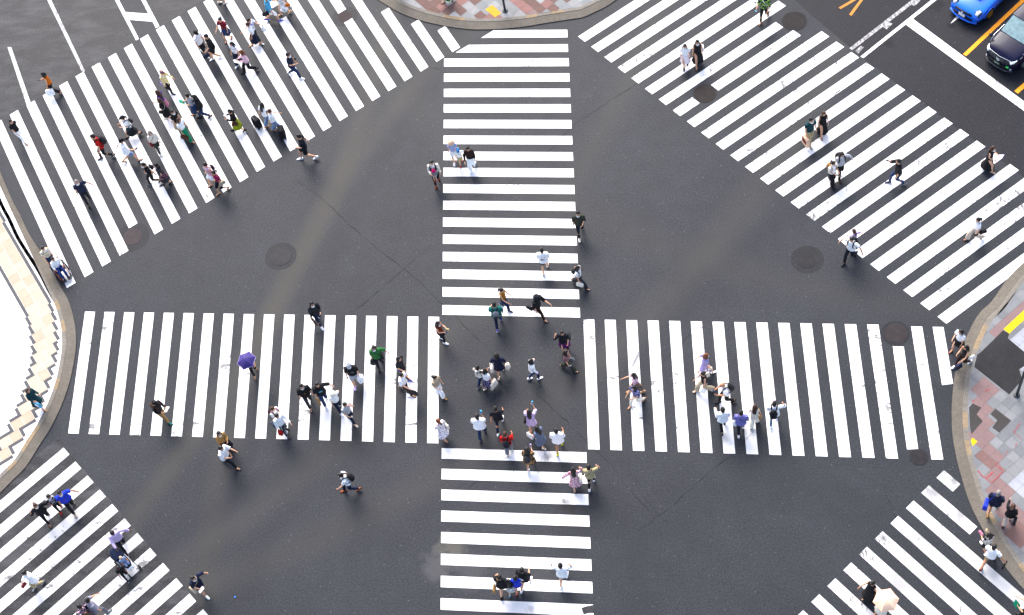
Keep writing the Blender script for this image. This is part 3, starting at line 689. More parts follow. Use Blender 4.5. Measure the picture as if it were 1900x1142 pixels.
def legs(f, width, length, top=.99):
    g = Geo(); wd = width; k_ = 1.0 if f.m else .97
    zz = [(top, .148, .112), (.93, .17, .122), (.86, .172, .124), (.80, .13, .11)]
    if f.hip and f.hz < .7: zz = zz[:3] + [(.83, .15, .12)]
    g.loft([f.T((0, 0, z)) for z, _, _ in zz], [x * k_ for _, x, _ in zz], [y for _, _, y in zz], n=16)
    for k in (0, 1):
        h, kn, an = f.hip[k], f.knee[k], f.ank[k]
        P = [h + np.array((0, 0, .05)), h, h * .5 + kn * .5, kn, kn * .5 + an * .5, kn * .05 + an * .95]
        r = np.array([.095, .10, .088 + .012 * (wd - 1), .066 * (1 + .6 * (wd - 1)), .062 * wd, .056 * wd])
        if length == 'shorts': P = P[:3] + [h * .18 + kn * .82]; r = np.array([.095, .103, .1 + .02 * (wd - 1), .1 + .02 * (wd - 1)])
        elif length == 'knee': P = P[:4] + [kn * .9 + an * .1]; r = np.append(r[:4] * np.array([1, 1, 1.04, 1.2]), .082)
        elif length == 'crop': P[-1] = kn * .3 + an * .7
        g.loft(P, r, n=10)
    return g
def skirt(f, hem, flare, pleat=0.0):
    st = max(abs(f.ank[0][1]), abs(f.ank[1][1])); mid = (f.ank[0][1] + f.ank[1][1]) / 2
    P, a, b = [f.T((0, 0, 1.0))], [.135], [.1]
    for t in (.12, .3, .5, .75, 1.0):
        z = .98 + (hem - .98) * t; dep = (.92 - z) / .84
        P.append(np.array((0, mid * max(dep, 0) * .6, z + f.dz))); a.append(.165 + flare * .16 * t); b.append(max(.122 + flare * .15 * t, st * max(dep, 0) + .06))
    g = Geo(); g.loft(P, a, b, n=36, wob=(.07 + pleat, 9, 2.0)); return g
def shoe(f, k, kind):
    g = Geo(); an = f.ank[k]; fd, up = foot_dir(f, k), foot_up(f, k)
    sole = [an - fd * .075 - up * .078, an - fd * .02 - up * .078, an + fd * .06 - up * .078, an + fd * .14 - up * .078, an + fd * .19 - up * .075]
    if kind in ('sandal', 'heel'):
        g.loft(sole, [.03, .036, .037, .044, .026], [.009] * 5, n=8, mi=1)
        g.loft([an + fd * .10 - up * .05 + np.array((-.045, 0, 0)), an + fd * .105 - up * .028, an + fd * .10 - up * .05 + np.array((.045, 0, 0))], [.016] * 3, [.008] * 3, n=6, xd=(0, 1, 0))
        g.loft([an - up * .005 + np.array((-.042, 0, 0)), an + fd * .035 + up * .005, an - up * .005 + np.array((.042, 0, 0))], [.012] * 3, [.007] * 3, n=6, xd=(0, 1, 0))
        if kind == 'heel': g.loft([an - fd * .06 - up * .07, an - fd * .065 - up * .1], [.016, .01], n=6, mi=1)
    else:
        g.loft([p + up * .004 for p in sole], [.032, .041, .043, .049, .03], [.014] * 5, n=10, mi=1)
        hi = .03 if kind == 'boot' else 0
        g.loft([an - fd * .07 - up * .055, an - fd * .045 - up * .035, an + fd * .02 - up * .038, an + fd * .08 - up * .052, an + fd * .14 - up * .062, an + fd * .183 - up * .068], [.028, .039, .045, .046, .045, .026], [.03, .05, .046, .03, .022, .012], n=10)
        if kind in ('boot', 'high'): g.loft([an - up * .03, an + up * .05], [.052, .05], n=9)
    return g
def hair(f, kind, hs, rr):
    g = Geo(); L2 = f.L2
    side = {'short': -.02, 'crop': .0}.get(kind, -.055)
    ph = [rr.uniform(0, 6) for _ in range(4)]
    def fn(d):
        x, y, z = d
        face = y > .28 and z < .52 - .35 * (abs(x) > .62)
        low = z < (side * 9 - .05 if y > -.25 else -.62)
        k = 1.10 if kind not in ('crop',) else 1.05
        k += .025 * math.sin(9 * x + ph[0]) * math.sin(8 * z + ph[1]) + .018 * math.sin(15 * y + ph[2])
        return .80 if face or low else k
    s = Geo(); s.ball((0, 0, 0), (.079, .099, .118), 20, 14, fn=fn)
    g.add([L2((p[0], p[1] - .004, p[2] + .006)) for p in s.v], s.f)
    def lock(P, rx, ry, n=10): g.loft([L2(p) for p in P], np.array(rx) * hs, np.array(ry) * hs, n=n, xd=f.hx)
    if kind == 'long':
        lock([(0, -.055, .06), (0, -.088, -.02), (0, -.098, -.11), (0, -.108, -.2), (.008, -.118, -.29), (.0, -.12, -.36)], [.06, .084, .088, .09, .078, .03], [.03, .036, .035, .032, .027, .014])
        for q in (1, -1): lock([(q * .06, .01, .04), (q * .082, .008, -.05), (q * .088, -.004, -.14), (q * .08, -.02, -.23)], [.02, .024, .024, .012], [.045, .05, .042, .02])
    elif kind == 'bob':
        lock([(0, -.05, .06), (0, -.082, -.03), (0, -.086, -.1), (0, -.08, -.15)], [.06, .086, .092, .07], [.03, .04, .042, .03])
        for q in (1, -1): lock([(q * .06, .01, .05), (q * .085, .012, -.04), (q * .088, .012, -.11), (q * .07, .012, -.145)], [.02, .024, .024, .014], [.045, .056, .054, .03])
    elif kind == 'pony':
        lock([(0, -.085, .04), (0, -.125, .045), (0, -.15, 0), (0, -.148, -.08), (.01, -.14, -.17), (.01, -.132, -.22)], [.022, .03, .034, .034, .026, .008], [.022, .03, .03, .028, .022, .008], 8)
    elif kind == 'bun':
        b = Geo(); b.ball((0, 0, 0), (.046, .042, .042), 10, 7); c = (0, -.105, .05); g.add([L2((p[0] + c[0], p[1] + c[1], p[2] + c[2])) for p in b.v], b.f)
    elif kind == 'tails':
        for q in (1, -1): lock([(q * .07, -.03, -.02), (q * .1, -.02, -.06), (q * .1, .03, -.14), (q * .085, .055, -.24)], [.02, .028, .026, .01], [.02, .028, .026, .01], 8)
    return g
def hat(f, kind, hs):
    g = Geo(); L2 = f.L2; n = 24
    def rings(R_):
        V = []; F = []
        for (r, y, z, sx) in R_:
            for j in range(n):
                a = 2 * math.pi * j / n; V.append(L2((math.cos(a) * r * sx, math.sin(a) * r * 1.18 + y, z)))
        for i in range(len(R_) - 1):
            for j in range(n): F.append((i * n + j, i * n + (j + 1) % n, (i + 1) * n + (j + 1) % n, (i + 1) * n + j))
        F.append(tuple(range((len(R_) - 1) * n, len(R_) * n))); g.add(V, F)
    if kind == 'straw': rings([(.09, 0, .035, 1), (.185, 0, .02, 1), (.188, 0, .026, 1), (.1, 0, .046, 1), (.094, 0, .10, 1), (.07, 0, .135, 1), (.02, 0, .142, 1)])
    elif kind == 'bucket': rings([(.09, 0, .03, 1), (.135, 0, -.01, 1), (.137, 0, -.004, 1), (.098, 0, .05, 1), (.088, 0, .11, 1), (.06, 0, .135, 1), (.02, 0, .138, 1)])
    else:
        rings([(.092, -.004, .02, .93), (.095, -.004, .05, .93), (.088, -.004, .09, .93), (.06, -.004, .122, .93), (.02, -.004, .132, .93)])
        g.loft([L2((0, .07, .035)), L2((0, .12, .034)), L2((0, .165, .022))], [.075 * hs, .07 * hs, .04 * hs], [.008] * 3, n=10, xd=f.hx)
    return g
def mask(f):
    V = []; F = []; nx, nz = 9, 6
    for k in (1.0, 1.035):
        for j in range(nz):
            z = -.112 + .098 * j / (nz - 1)
            for i in range(nx):
                a = R(-72 + 144 * i / (nx - 1)); bul = 1 + .1 * math.sin(math.pi * j / (nz - 1)) * math.cos(a)
                w_ = .068 + .012 * j / (nz - 1)
                V.append(f.L2((math.sin(a) * w_ * 1.05 * k, (math.cos(a) * .098 * bul + .012) * k, z)))
    for j in range(nz - 1):
        for i in range(nx - 1):
            q = (j * nx + i, j * nx + i + 1, (j + 1) * nx + i + 1, (j + 1) * nx + i); F.append(q); F.append(tuple(x + nx * nz for x in q[::-1]))
    g = Geo(); g.add(V, F)
    for s in (1, -1): g.loft([f.L2((s * .066, .04, -.04)), f.L2((s * .079, .005, -.012))], .004, n=5)
    return g
POST = []
TOPS = {'tee': ('short', .86, .10, 0), 'tuck': ('short', .96, .06, 0), 'big': ('half', .82, .22, .02), 'long': ('long', .86, .10, 0), 'ltuck': ('long', .97, .05, 0), 'tank': ('none', .90, .04, 0), 'cami': ('none', 1.0, .02, 0), 'sless': ('cap', .88, .08, 0),
        'puff': ('puff', .96, .10, 0), 'coat': ('long', .66, .16, .12), 'dress': ('short', .42, .12, .5), 'ldress': ('long', .40, .12, .5), 'maxi': ('cap', .22, .08, .55), 'mini': ('half', .62, .16, .25), 'poncho': ('half', .72, .35, .1)}
BOTS = {'trousers': (1.05, 'full'), 'slim': (.92, 'full'), 'wide': (1.75, 'full'), 'flare': (1.45, 'full'), 'shorts': (1, 'shorts'), 'knee': (1, 'knee'), 'crop': (1.1, 'crop')}
GRP = 'pedestrians on the crossing'
ALLP = []
def P(hx, hy, d, label, g='f', H=None, st=.5, arms='FB', hr='long:k', top='tee:white', bot='trousers:black', sh='shoe:white', mk=0, ht=None, sk='l', lean=4, turn=0, nod=6, hs=1.0, sit=0, at=None, z0=0.0, wide=1.0, acc=(), logo=None, hood=0):
    m = g == 'm'; H = (H or (1.71 if m else 1.60)) * (1.035 if at is None else 1); s = H / 1.7; hs = hs * 1.07; lean = lean * .7
    rr = random.Random(int(hx * 13 + hy * 7))
    if isinstance(arms, str): arms = tuple(arms)
    f = skeleton(st, arms, lean, sit, m); f.grip = [None, None]
    f.hx = (math.cos(R(turn)), math.sin(R(turn)), 0)
    hz = (f.head[2] + .01) * s
    if at is None:
        b = G(hx, hy, hz + z0); b2 = G(hx + d[0] * .5, hy + d[1] * .5, hz + z0)
    else:
        b = np.array(at, float); b2 = G(hx + d[0], hy + d[1], at[2]); b1 = G(hx, hy, at[2]); b2 = b + (b2 - b1)
    th = math.atan2(-(b2[0] - b[0]), b2[1] - b[1])
    hy_ = f.head[1] * s
    if at is None: loc = (b[0] + math.sin(th) * hy_, b[1] - math.cos(th) * hy_, z0)
    else: loc = tuple(b)
    root = tagp(empty('person', loc, th, s), label, 'person', GRP)
    f.root = root; f.th = th; f.s = s; f.loc = loc; ALLP.append((label, f))
    gb_ = person_mesh(f, hs, turn, nod, .72 if TOPS[top.split(':')[0]][0] not in ('none', 'cap') else 1.0)
    ob = remesh(gb_.build('body', skin_m(sk), root), .019)
    hg = Geo()
    for k in (0, 1): hands(hg, f, k, 42 if arms[k] in tuple('PCXR') else 24)
    POST.append(('body', ob, f, hg, hs))
    # clothes
    tk, tc = top.split(':', 1); sl, hem, loose, flare = TOPS[tk]
    if not m and tk == 'tee': loose = .08
    loose += (wide - 1) * .9
    gg = garment(f, sl, hem, loose, flare)
    if sit and hem < .8: hem = .86
    mats = [pm(tc)]
    o = remesh(gg.build({'dress': 'dress', 'ldress': 'dress', 'maxi': 'dress', 'mini': 'dress', 'coat': 'coat'}.get(tk, 'shirt'), mats, root), .018, 3)
    POST.append(('cloth', o, f, .006 if hem > .8 else .010, rr.random() * 9))
    if bot:
        bk, bc = bot.split(':', 1)
        if bk.startswith('skirt'):
            L = float(bk[5:]) / 100; o = skirt(f, L, 0.6 if L < .7 else .4).build('skirt', pm(bc), root); POST.append(('cloth', o, f, .004, rr.random() * 9))
        else:
            wd, ln = BOTS[bk]; o = remesh(legs(f, wd, ln, .93 if hem < .9 else 1.0).build('shorts' if ln in ('shorts', 'knee') else 'trousers', pm(bc), root), .018, 3)
            POST.append(('cloth', o, f, .006, rr.random() * 9))
    sk_, sc = sh.split(':', 1); sole = 'white' if sc in ('white', 'navy', 'blue', 'ink') and sk_ == 'shoe' else 'black'
    for k in (0, 1): shoe(f, k, sk_).build('shoe' if sk_ not in ('sandal',) else 'sandal', [pm(sc, .6), pm(sole if sk_ != 'sandal' else sc, .7)], root)
    hk, hc = hr.split(':')
    if hk != 'none': hair(f, hk, hs, rr).build('hair', hair_m(hc), root)
    if ht:
        a, c = ht.split(':', 1); hat(f, a, hs).build('hat', pm(c), root)
    if mk: mask(f).build('face_mask', M('#f2f2f0' if mk == 1 else '#2a2a2e', .9), root)
    if hood:
        q = Geo(); q.loft([f.T((-.09, -.02, 1.42)), f.T((-.05, -.1, 1.43)), f.T((.05, -.1, 1.43)), f.T((.09, -.02, 1.42))], .035, n=8, xd=(0, 0, 1)); q.build('hood', pm(tc), root)
    if logo:                      # print on the shirt, set just off the cloth
        side, c, w_, h_, z_ = logo; q = Geo(); sg = 1 if side == 'f' else -1; nx_ = 6
        for kk, off in ((0, .016), ):
            V = []
            for j in range(3):
                for i in range(nx_ + 1):
                    x = (i / nx_ - .5) * w_ * (1, .8, 1)[j] ; z = z_ + (j - 1) * h_ / 2
                    yy = (.128 * (1 + loose) + off) * math.sqrt(max(.1, 1 - (x / .24) ** 2))
                    V.append(f.T((x, sg * yy, z)))
            q.add(V, [((j * (nx_ + 1) + i), (j * (nx_ + 1) + i + 1), ((j + 1) * (nx_ + 1) + i + 1), ((j + 1) * (nx_ + 1) + i)) for j in range(2) for i in range(nx_)])
        q.build('shirt_print', pm(c), root)
    for a in acc: carry(f, *a)
    return f
def wpt(f, p):
    p = np.array(p, float) * f.s; c, s = math.cos(f.th), math.sin(f.th)
    return np.array((f.loc[0] + p[0] * c - p[1] * s, f.loc[1] + p[0] * s + p[1] * c, f.loc[2] + p[2]))
def carry(f, kind, where, colr, label, size=1.0):
    """a thing held, hung or worn: stands on its own at top level"""
    cat = {'backpack': 'backpack', 'tote': 'shopping bag', 'handbag': 'handbag', 'plastic': 'plastic bag', 'phone': 'phone', 'folder': 'folder', 'case': 'briefcase', 'pouch': 'bag', 'paper': 'papers', 'cloth': 'bag', 'basket': 'bag', 'cup': 'cup'}[kind]
    k = {'R': 0, 'L': 1}.get(where[0], 0); sgn = 1 if k == 0 else -1
    c, c2 = (colr.split('|') + [None])[:2]; m1 = pm(c, .7); m2 = pm(c2, .7) if c2 else m1
    name = {'tote': 'shopping_bag', 'handbag': 'handbag', 'plastic': 'plastic_bag', 'case': 'briefcase', 'pouch': 'sling_bag', 'paper': 'paper_sheet', 'cloth': 'folded_jacket', 'basket': 'round_bag', 'cup': 'drink_cup'}.get(kind, kind)
    if kind == 'cloth': cat = 'jacket'
    S_ = f.s; size = size * (1.18 if kind in ('tote', 'handbag', 'pouch', 'plastic', 'basket', 'case') else 1.0)
    hand = f.grip_w(k)
    if kind == 'backpack':
        w0 = wpt(f, f.T((0, -.145, .98))); t = tagp(empty(name, w0, f.th, S_), label, cat, 'backpacks worn by pedestrians')
        B = f.T((0, -.145, .98)); q = lambda p: f.T(p) - B
        g = Geo(); zs = [(.97, .105, .05, -.2), (.99, .14, .085, -.215), (1.12, .15, .10, -.225), (1.27, .142, .09, -.215), (1.36, .11, .06, -.19), (1.385, .05, .03, -.17)]
        g.loft([q((0, y + .05 * (1 - size), 1.2 + (z - 1.2) * size)) for z, _, _, y in zs], [a * size for _, a, _, _ in zs], [b * size for _, _, b, _ in zs], n=14); g.build('pack', m1, t)
        g = Geo(); zs = [(1.0, .09, .03, -.30), (1.02, .11, .04, -.305), (1.14, .11, .04, -.312), (1.18, .08, .02, -.30)]
        g.loft([q((0, y + .13 * (1 - size), 1.2 + (z - 1.2) * size)) for z, _, _, y in zs], [a * size for _, a, _, _ in zs], [b for _, _, b, _ in zs], n=10); g.build('pocket', m2, t)
        for s in (1, -1):
            g = Geo(); g.loft([q((s * .09, -.15, 1.36)), q((s * .1, -.06, 1.447)), q((s * .11, .05, 1.435)), q((s * .125, .135, 1.33)), q((s * .14, .13, 1.18)), q((s * .16, .02, 1.06)), q((s * .13, -.15, 1.02))], .026, .012, n=6, xd=(1, 0, 0)); g.build('strap', m2, t)
        return t
    if kind == 'phone':
        d = nrm(f.hd[k] + np.array((0, .25, .35))); t = tagp(empty(name, hand, f.th, S_), label, cat, 'phones held by pedestrians')
        pn = f.pn[k] * 0 + np.array((0, -.4, .9)); g = Geo(); g.loft([np.array((0, -.03, -.01)), np.array((0, .05, .035)), np.array((0, .105, .065))], [.036] * 3, [.005] * 3, n=4); bevel(g.build('case', M(PAL.get(c, c), .3, .05, spec=.5), t, False), .003)
        g = Geo(); g.box((0, .03, .034), (.05, .10, .002)); o = g.build('screen', M('#1c2a3c', .15, .02, spec=.6), t, False); o.rotation_euler = (R(28), 0, 0); o.location = (0, .0, -.004)
        return t
    if kind in ('folder', 'paper'):
        t = tagp(empty(name, hand + np.array((0, 0, -.02)), f.th, S_), label, cat); g = Geo(); g.box((0, .06, .0), (.24, .31, .012 if kind == 'folder' else .004)); o = g.build('sheet' if kind == 'paper' else 'cover', m1, t, False); o.rotation_euler = (R(42), R(8), 0)
        g = Geo(); g.box((0, .06, .01), (.2, .26, .003)); o = g.build('page', m2 if c2 else M('#f3f3f0', .9), t, False); o.rotation_euler = (R(42), R(8), 0)
        return t
    if kind == 'cup':
        t = tagp(empty(name, hand, f.th, S_), label, cat); g = Geo(); g.loft([(0, .01, -.06), (0, .01, .07)], [.03, .042], n=14); g.build('cup_wall', m1, t); g = Geo(); g.loft([(0, .01, .07), (0, .01, .08)], [.044, .04], n=14); g.build('lid', m2, t)
        return t
    if kind == 'cloth':
        t = tagp(empty(name, hand, f.th, S_), label, cat); g = Geo(); g.loft([(0, -.04, .04), (0, .0, .03), (0, .05, -.08), (0.01, .03, -.25), (0, .02, -.42)], [.05, .08, .1, .12, .09], [.03, .05, .06, .05, .03], n=14, wob=(.25, 5, 1)); g.build('fabric', m1, t); return t
    # bags that hang: by the hand or from the shoulder
    shoulder = len(where) > 1
    if shoulder:
        drop = .20 if where[1] == 's' else .0
        B = f.T((sgn * (.235 + .03 * (f.m)), {'s': -.03, 'b': -.17, 'c': .09}[where[1]], .95 if where[1] != 'c' else 1.0)); w0 = wpt(f, B)
    else: w0 = hand
    t = tagp(empty(name, w0, f.th, S_), label, cat, 'bags carried by pedestrians')
    top = 0 if shoulder else -.14
    if kind == 'tote': dm = (.11, .32, .34); top = .12 if shoulder else -.13
    elif kind == 'handbag': dm = (.10, .27, .19); top = .06 if shoulder else -.11
    elif kind == 'case': dm = (.07, .36, .26); top = -.05
    elif kind == 'pouch': dm = (.08, .21, .14); top = .05
    elif kind == 'basket': dm = (.09, .25, .25); top = .05
    else: dm = (.16, .26, .34); top = -.07
    if kind in ('plastic', 'basket'):
        g = Geo()
        if kind == 'plastic': g.loft([(0, 0, top + .03), (0, 0, top - .02), (0, .01, top - .14), (0, 0, top - .27), (0, 0, top - .33 * size)], np.array([.02, .06, .1, .11, .06]) * size, np.array([.02, .08, .14, .15, .09]) * size, n=16, wob=(.16, 5, 2))
        else: g.loft([(-.045, 0, top - .12), (0, 0, top - .12), (.045, 0, top - .12)], [.11, .125, .11], n=18, xd=(0, 1, 0))
        g.build('bag_body', m1, t)
        g = Geo(); g.loft([(0, -.04, top - .01), (0, -.02, 0), (0, .02, 0), (0, .04, top - .01)] if not shoulder else [(0, 0, top)] + [f.T((sgn * x, y, z)) - B for x, y, z in ((.21, -.03, 1.2), (.17, -.02, 1.44), (.1, .06, 1.43))], .012, n=6); g.build('handle', m2, t)
        return t
    g = Geo(); x, y, z = (q_ * size for q_ in dm)
    g.loft([(0, 0, top - z), (0, 0, top - z + .015), (0, 0, top - z * .5), (0, 0, top - .01), (0, 0, top)], [x * .42, x * .5, x * .5, x * .36, x * .3], [y * .46, y * .5, y * .5, y * (.48 if kind == 'tote' else .42), y * (.48 if kind == 'tote' else .36)], n=4)
    # square the loft: turn the four-sided rings so their sides face out
    cs = math.cos(R(45)); rot_ = [((a - b * (x / y)) * cs * 1.0, (a * (y / x) + b) * cs * 1.0, c_) for a, b, c_ in g.v]; g.v = [(a * 1.41, b * 1.41, c_) for a, b, c_ in rot_]
    bevel(g.build('bag_body', m1, t, False), .012 if kind != 'tote' else .005)
    if kind == 'tote':
        for s in (1, -1):
            g = Geo(); g.loft([(s * x * .3, -y * .22, top), (s * .012, -.02, top * .1 if not shoulder else top + .26), (s * .012, .02, top * .1 if not shoulder else top + .26), (s * x * .3, y * .22, top)], .007, n=6); g.build('handle', m2, t)
        if c2:
            g = Geo(); g.box((-sgn * 0 + x * .53, 0, top - z * .45), (.004, y * .7, z * .5)); g.build('panel', m2, t, False)
    elif shoulder:
        g = Geo(); far_ = where[1] == 'c'
        pts = [(sgn * .2, .03, 1.2), (sgn * .12, .02, 1.445), (sgn * .08, -.06, 1.43), (sgn * .19, -.12, 1.2)] if not far_ else [(sgn * .15, .14, 1.15), (0, .15, 1.3), (-sgn * .11, .05, 1.445), (-sgn * .1, -.06, 1.44), (0, -.14, 1.28), (sgn * .16, -.12, 1.12)]
        g.loft([(0, .06, top)] + [f.T(p) - B for p in pts] + [(0, -.06, top)], .012, .006, n=6); g.build('strap', m2, t)
    else:
        g = Geo(); g.loft([(0, -y * .25, top), (0, -.025, -.01), (0, .025, -.01), (0, y * .25, top)], .009, n=6); g.build('handle', m2, t)
    return t
Fig.grip_w = lambda f, k: wpt(f, f.wr[k] + f.hd[k] * .085 + f.pn[k] * .012)
U, D_, L_, R_ = (0, -10), (0, 10), (-10, 0), (10, 0)
UL, UR, DL, DR = (-8, -6), (8, -6), (-8, 7), (8, 7)
# --- upper-left crossing
P(79.6, 138, (-10, 2), 'woman in an orange sleeveless top and wide black trousers looking at a phone', st=.75, arms='PD', hr='bob:k', top='sless:orange', bot='flare:black', sh='heel:tan',
  acc=[('tote', 'L', 'white|orange', 'white paper bag with orange side held by the woman in wide black trousers'), ('phone', 'R', 'black', 'phone held by the woman in the orange top')])
P(300, 135, (9, 3), 'elderly person in a yellow coat and black trousers', H=1.55, st=.55, arms='DE', hr='short:g', top='coat:blotch:yellow:cream', sh='shoe:black', ht='cap:mauve', lean=8,
  acc=[('handbag', 'Rs', 'blotch:lav:dgrey', 'patterned lavender bag at the side of the person in the yellow coat', .8)])
P(291.5, 171.5, (-9, -2), 'woman with long hair in a purple top and dusty pink skirt wearing a mask', H=1.58, mk=1, hr='long:b', top='tuck:purple', bot='skirt55:rose', sh='sandal:tan', st=.4)
P(295, 186, (-10, 0), 'woman with long brown hair all in black reaching a phone forward', st=.5, arms='UD', hr='long:b', top='tee:black', bot='skirt52:black', sh='shoe:cream',
  acc=[('phone', 'R', 'dgrey', 'phone held out by the woman with brown hair all in black'), ('handbag', 'Lc', 'black|cream', 'black bag on a cream strap of the brown haired woman all in black', .8)])
P(320, 208, (8, 3), 'woman in a black tee and beige skirt beside the green trousers woman', mk=1, hr='bun:k', top='tee:black', bot='skirt48:beige', sh='shoe:beige', arms='DD', st=.45)
P(332, 223, (9, 3), 'woman in a white shirt and bright green trousers', st=.78, arms='DD', hr='long:b', top='puff:white', bot='wide:green', sh='sandal:tan', acc=[('handbag', 'R', 'brown|orange', 'brown handbag with orange trim carried by the woman in green trousers', 1.25)])
P(347, 178, (-9, 2), 'woman in a pale grey tee and long denim skirt wearing a mask', mk=1, hr='pony:k', top='tuck:lgrey', bot='skirt45:denim', sh='sandal:black', arms='PP', st=.4,
  acc=[('folder', 'R', 'sky|green', 'light blue and green folder held by the woman in the denim skirt', .8)])
P(360, 180, (-9, 2), 'person in a black jacket and blue jeans beside the denim skirt woman', g='m', H=1.68, mk=1, hr='bob:k', top='long:black', bot='trousers:jeans', sh='shoe:black', arms='PD', st=.6, lean=7)
P(363, 61.5, (9, 4), 'man with black cap, white tee, black trousers and a mask', g='m', H=1.68, mk=1, hr='short:k', ht='cap:black', top='tee:white', sh='shoe:white', st=.4, arms='DD', wide=1.1)
P(382, 68, (-8, 5), 'man in a black tee and navy shorts carrying a navy bag', g='m', H=1.74, hr='short:k', top='big:black', bot='shorts:ink', sh='shoe:white', st=.35, arms='DE', acc=[('handbag', 'L', 'navy', 'navy bag hanging from the hand of the man in navy shorts')])
P(408, 37, (-5, 9), 'woman with a black bun, maroon top and denim skirt', hr='bun:k', top='tuck:maroon', bot='skirt55:denim', sh='sandal:brown', st=.3, arms='ED')
P(429.5, 82, (-6, 8), 'woman with long dark hair, pale top and navy trousers wearing a mask', mk=1, hr='long:k', top='tuck:blotch:white:lgrey', bot='flare:navy', st=.45, arms='DD')
P(447, 97, (-9, 4), 'woman with long auburn hair in a pale pink cardigan and black trousers', st=.85, hr='long:r', top='long:pink', bot='flare:black', sh='shoe:black', arms='PP', lean=7, acc=[('phone', 'R', 'white', 'phone of the woman with auburn hair'), ('paper', 'L', 'white', 'white sheet held by the woman in the pale pink cardigan', .8)])
P(462, 38, (9, 2), 'person in a white and blue shirt and black trousers carrying a white bag', g='m', H=1.66, hr='short:k', top='tee:blotch:white:lav', sh='shoe:white', st=.75, arms='DU', acc=[('plastic', 'L', 'white|cream', 'small white bag held out by the person in the white and blue shirt', .7)])
P(459, 46, (-9, 4), 'woman with brown hair, white tee and long navy skirt', hr='bun:b', top='tuck:white', bot='skirt35:navy', sh='sandal:tan', st=.5, arms='ED')
P(494, -3, (9, -2), 'man in a sky blue tee and white shorts with blue trainers', g='m', H=1.74, hr='short:k', top='big:sky', bot='knee:white', sh='shoe:blue', st=.8, arms='DE', lean=7, acc=[('handbag', 'Rb', 'ink', 'dark bag behind the man in the sky blue tee')])
P(514, -12, (-8, 4), 'woman in a white dress with grey print carrying an orange bag', hr='long:k', top='dress:floral:white:grey', bot=None, sh='sandal:beige', st=.6, acc=[('basket', 'L', 'orange', 'round orange bag of the woman in the printed white dress')])
P(398, -33, (9, -3), 'person with bare legs and pale trainers at the top edge of the picture', top='tee:white', bot='shorts:black', sh='shoe:cream', st=.3)
P(534.7, 102, (9, 1), 'man all in navy with white trainers and a mask', g='m', H=1.74, mk=1, hr='short:k', top='tee:navy', bot='trousers:jeans', sh='shoe:white', st=.8, arms='PD', acc=[('pouch', 'Lc', 'ink', 'dark sling bag on the man all in navy', .7)])
P(426, 207, (-9, 1), 'woman in a black cardigan and lime green skirt wearing a mask', mk=1, hr='pony:k', top='ltuck:black', bot='skirt40:lime', sh='boot:black', st=.75, arms='EP', acc=[('handbag', 'Ls', 'brown', 'tan brown handbag against the lime green skirt', .9), ('cup', 'R', 'white', 'white cup held by the woman in the lime skirt', .8)])
P(486, 195, (6, -7), 'woman with long black hair and white tee pulling a black suitcase', hr='long:k', top='tee:white', bot='flare:lden', sh='sandal:tan', st=.45, arms='DB', acc=[('tote', 'R', 'tan', 'tan paper bag held between the two women with suitcases', .8)])
P(500.6, 206.5, (9, -2), 'woman with brown ponytail, white tee and pale jeans pulling a suitcase', hr='pony:b', top='tee:white', bot='wide:lden', sh='sandal:tan', st=.4, arms='BE')
P(554, 253.7, (-9, 2), 'man in a navy tee and black shorts walking off the crossing', g='m', H=1.86, hr='crop:k', top='tee:ink', bot='shorts:black', sh='shoe:white', st=.85, arms='BP', lean=3)
P(380, 306, (-8, 5), 'man in a pale pink tank top and white shorts', g='m', H=1.68, hr='short:k', top='sless:pink', bot='shorts:white', sh='sandal:brown', st=.5, arms='DB', acc=[('backpack', 'L', 'ink|pink', 'dark backpack with pink straps on the man in the pale pink top', .75)])
P(396, 321, (-7, 6), 'woman in a magenta top and black shorts with a beige bag', hr='pony:k', top='tuck:mag', bot='knee:black', sh='sandal:tan', st=.6, arms='DD', acc=[('handbag', 'Ls', 'beige', 'beige bag on the hip of the woman in the magenta top')])
P(20, 226, (9, 5), 'person in white trousers stepping in at the left edge', hr='short:k', top='tee:black', bot='trousers:white', sh='sandal:tan', st=.85)
P(227, 219, (-9, 4), 'woman with black cap, white tee and long dark skirt looking at a phone', hr='pony:k', ht='cap:black', top='tee:white', bot='skirt38:ink', sh='shoe:black', st=.95, arms='EP', lean=8, acc=[('phone', 'R', 'black', 'phone of the woman in the long dark skirt'), ('backpack', 'L', 'ink', 'small dark backpack on the woman in the long dark skirt', .7), ('pouch', 'Lc', 'dteal', 'dark green bag against the long dark skirt', .9)])
P(171.6, 254, (-9, 4), 'man in a bright red tee with a dark backpack', g='m', H=1.84, hr='short:k', top='tee:red', bot='slim:black', sh='shoe:ink', st=.65, arms='DD', lean=10, acc=[('backpack', 'L', 'ink', 'dark backpack on the man in the red tee')])
P(225, 261.5, (8, -3), 'man with black cap, white tee and denim shorts holding up a phone', g='m', H=1.74, hr='short:k', ht='cap:black', top='big:white', bot='shorts:lden', sh='sandal:black', st=.9, arms='EW', wide=1.15, acc=[('phone', 'R', 'black', 'phone raised by the man in denim shorts and black cap')])
P(278, 246.5, (7, 8), 'elderly woman with grey hair in a cream jacket and dark trousers', H=1.56, hr='bob:g', top='long:cream', bot='trousers:olive', sh='shoe:cream', st=.6, arms='DD', wide=1.15, acc=[('handbag', 'Rc', 'maroon|brown', 'dark red bag on the hip of the elderly woman in the cream jacket')])
P(265.7, 306, (-8, 5), 'person in a black tee and black trousers with hood and a mask', g='m', H=1.64, mk=1, hr='short:k', top='tee:black', bot='slim:black', sh='shoe:ink', st=.6, arms='DB', lean=7, acc=[('backpack', 'L', 'black', 'black backpack on the masked person all in black', .75)])
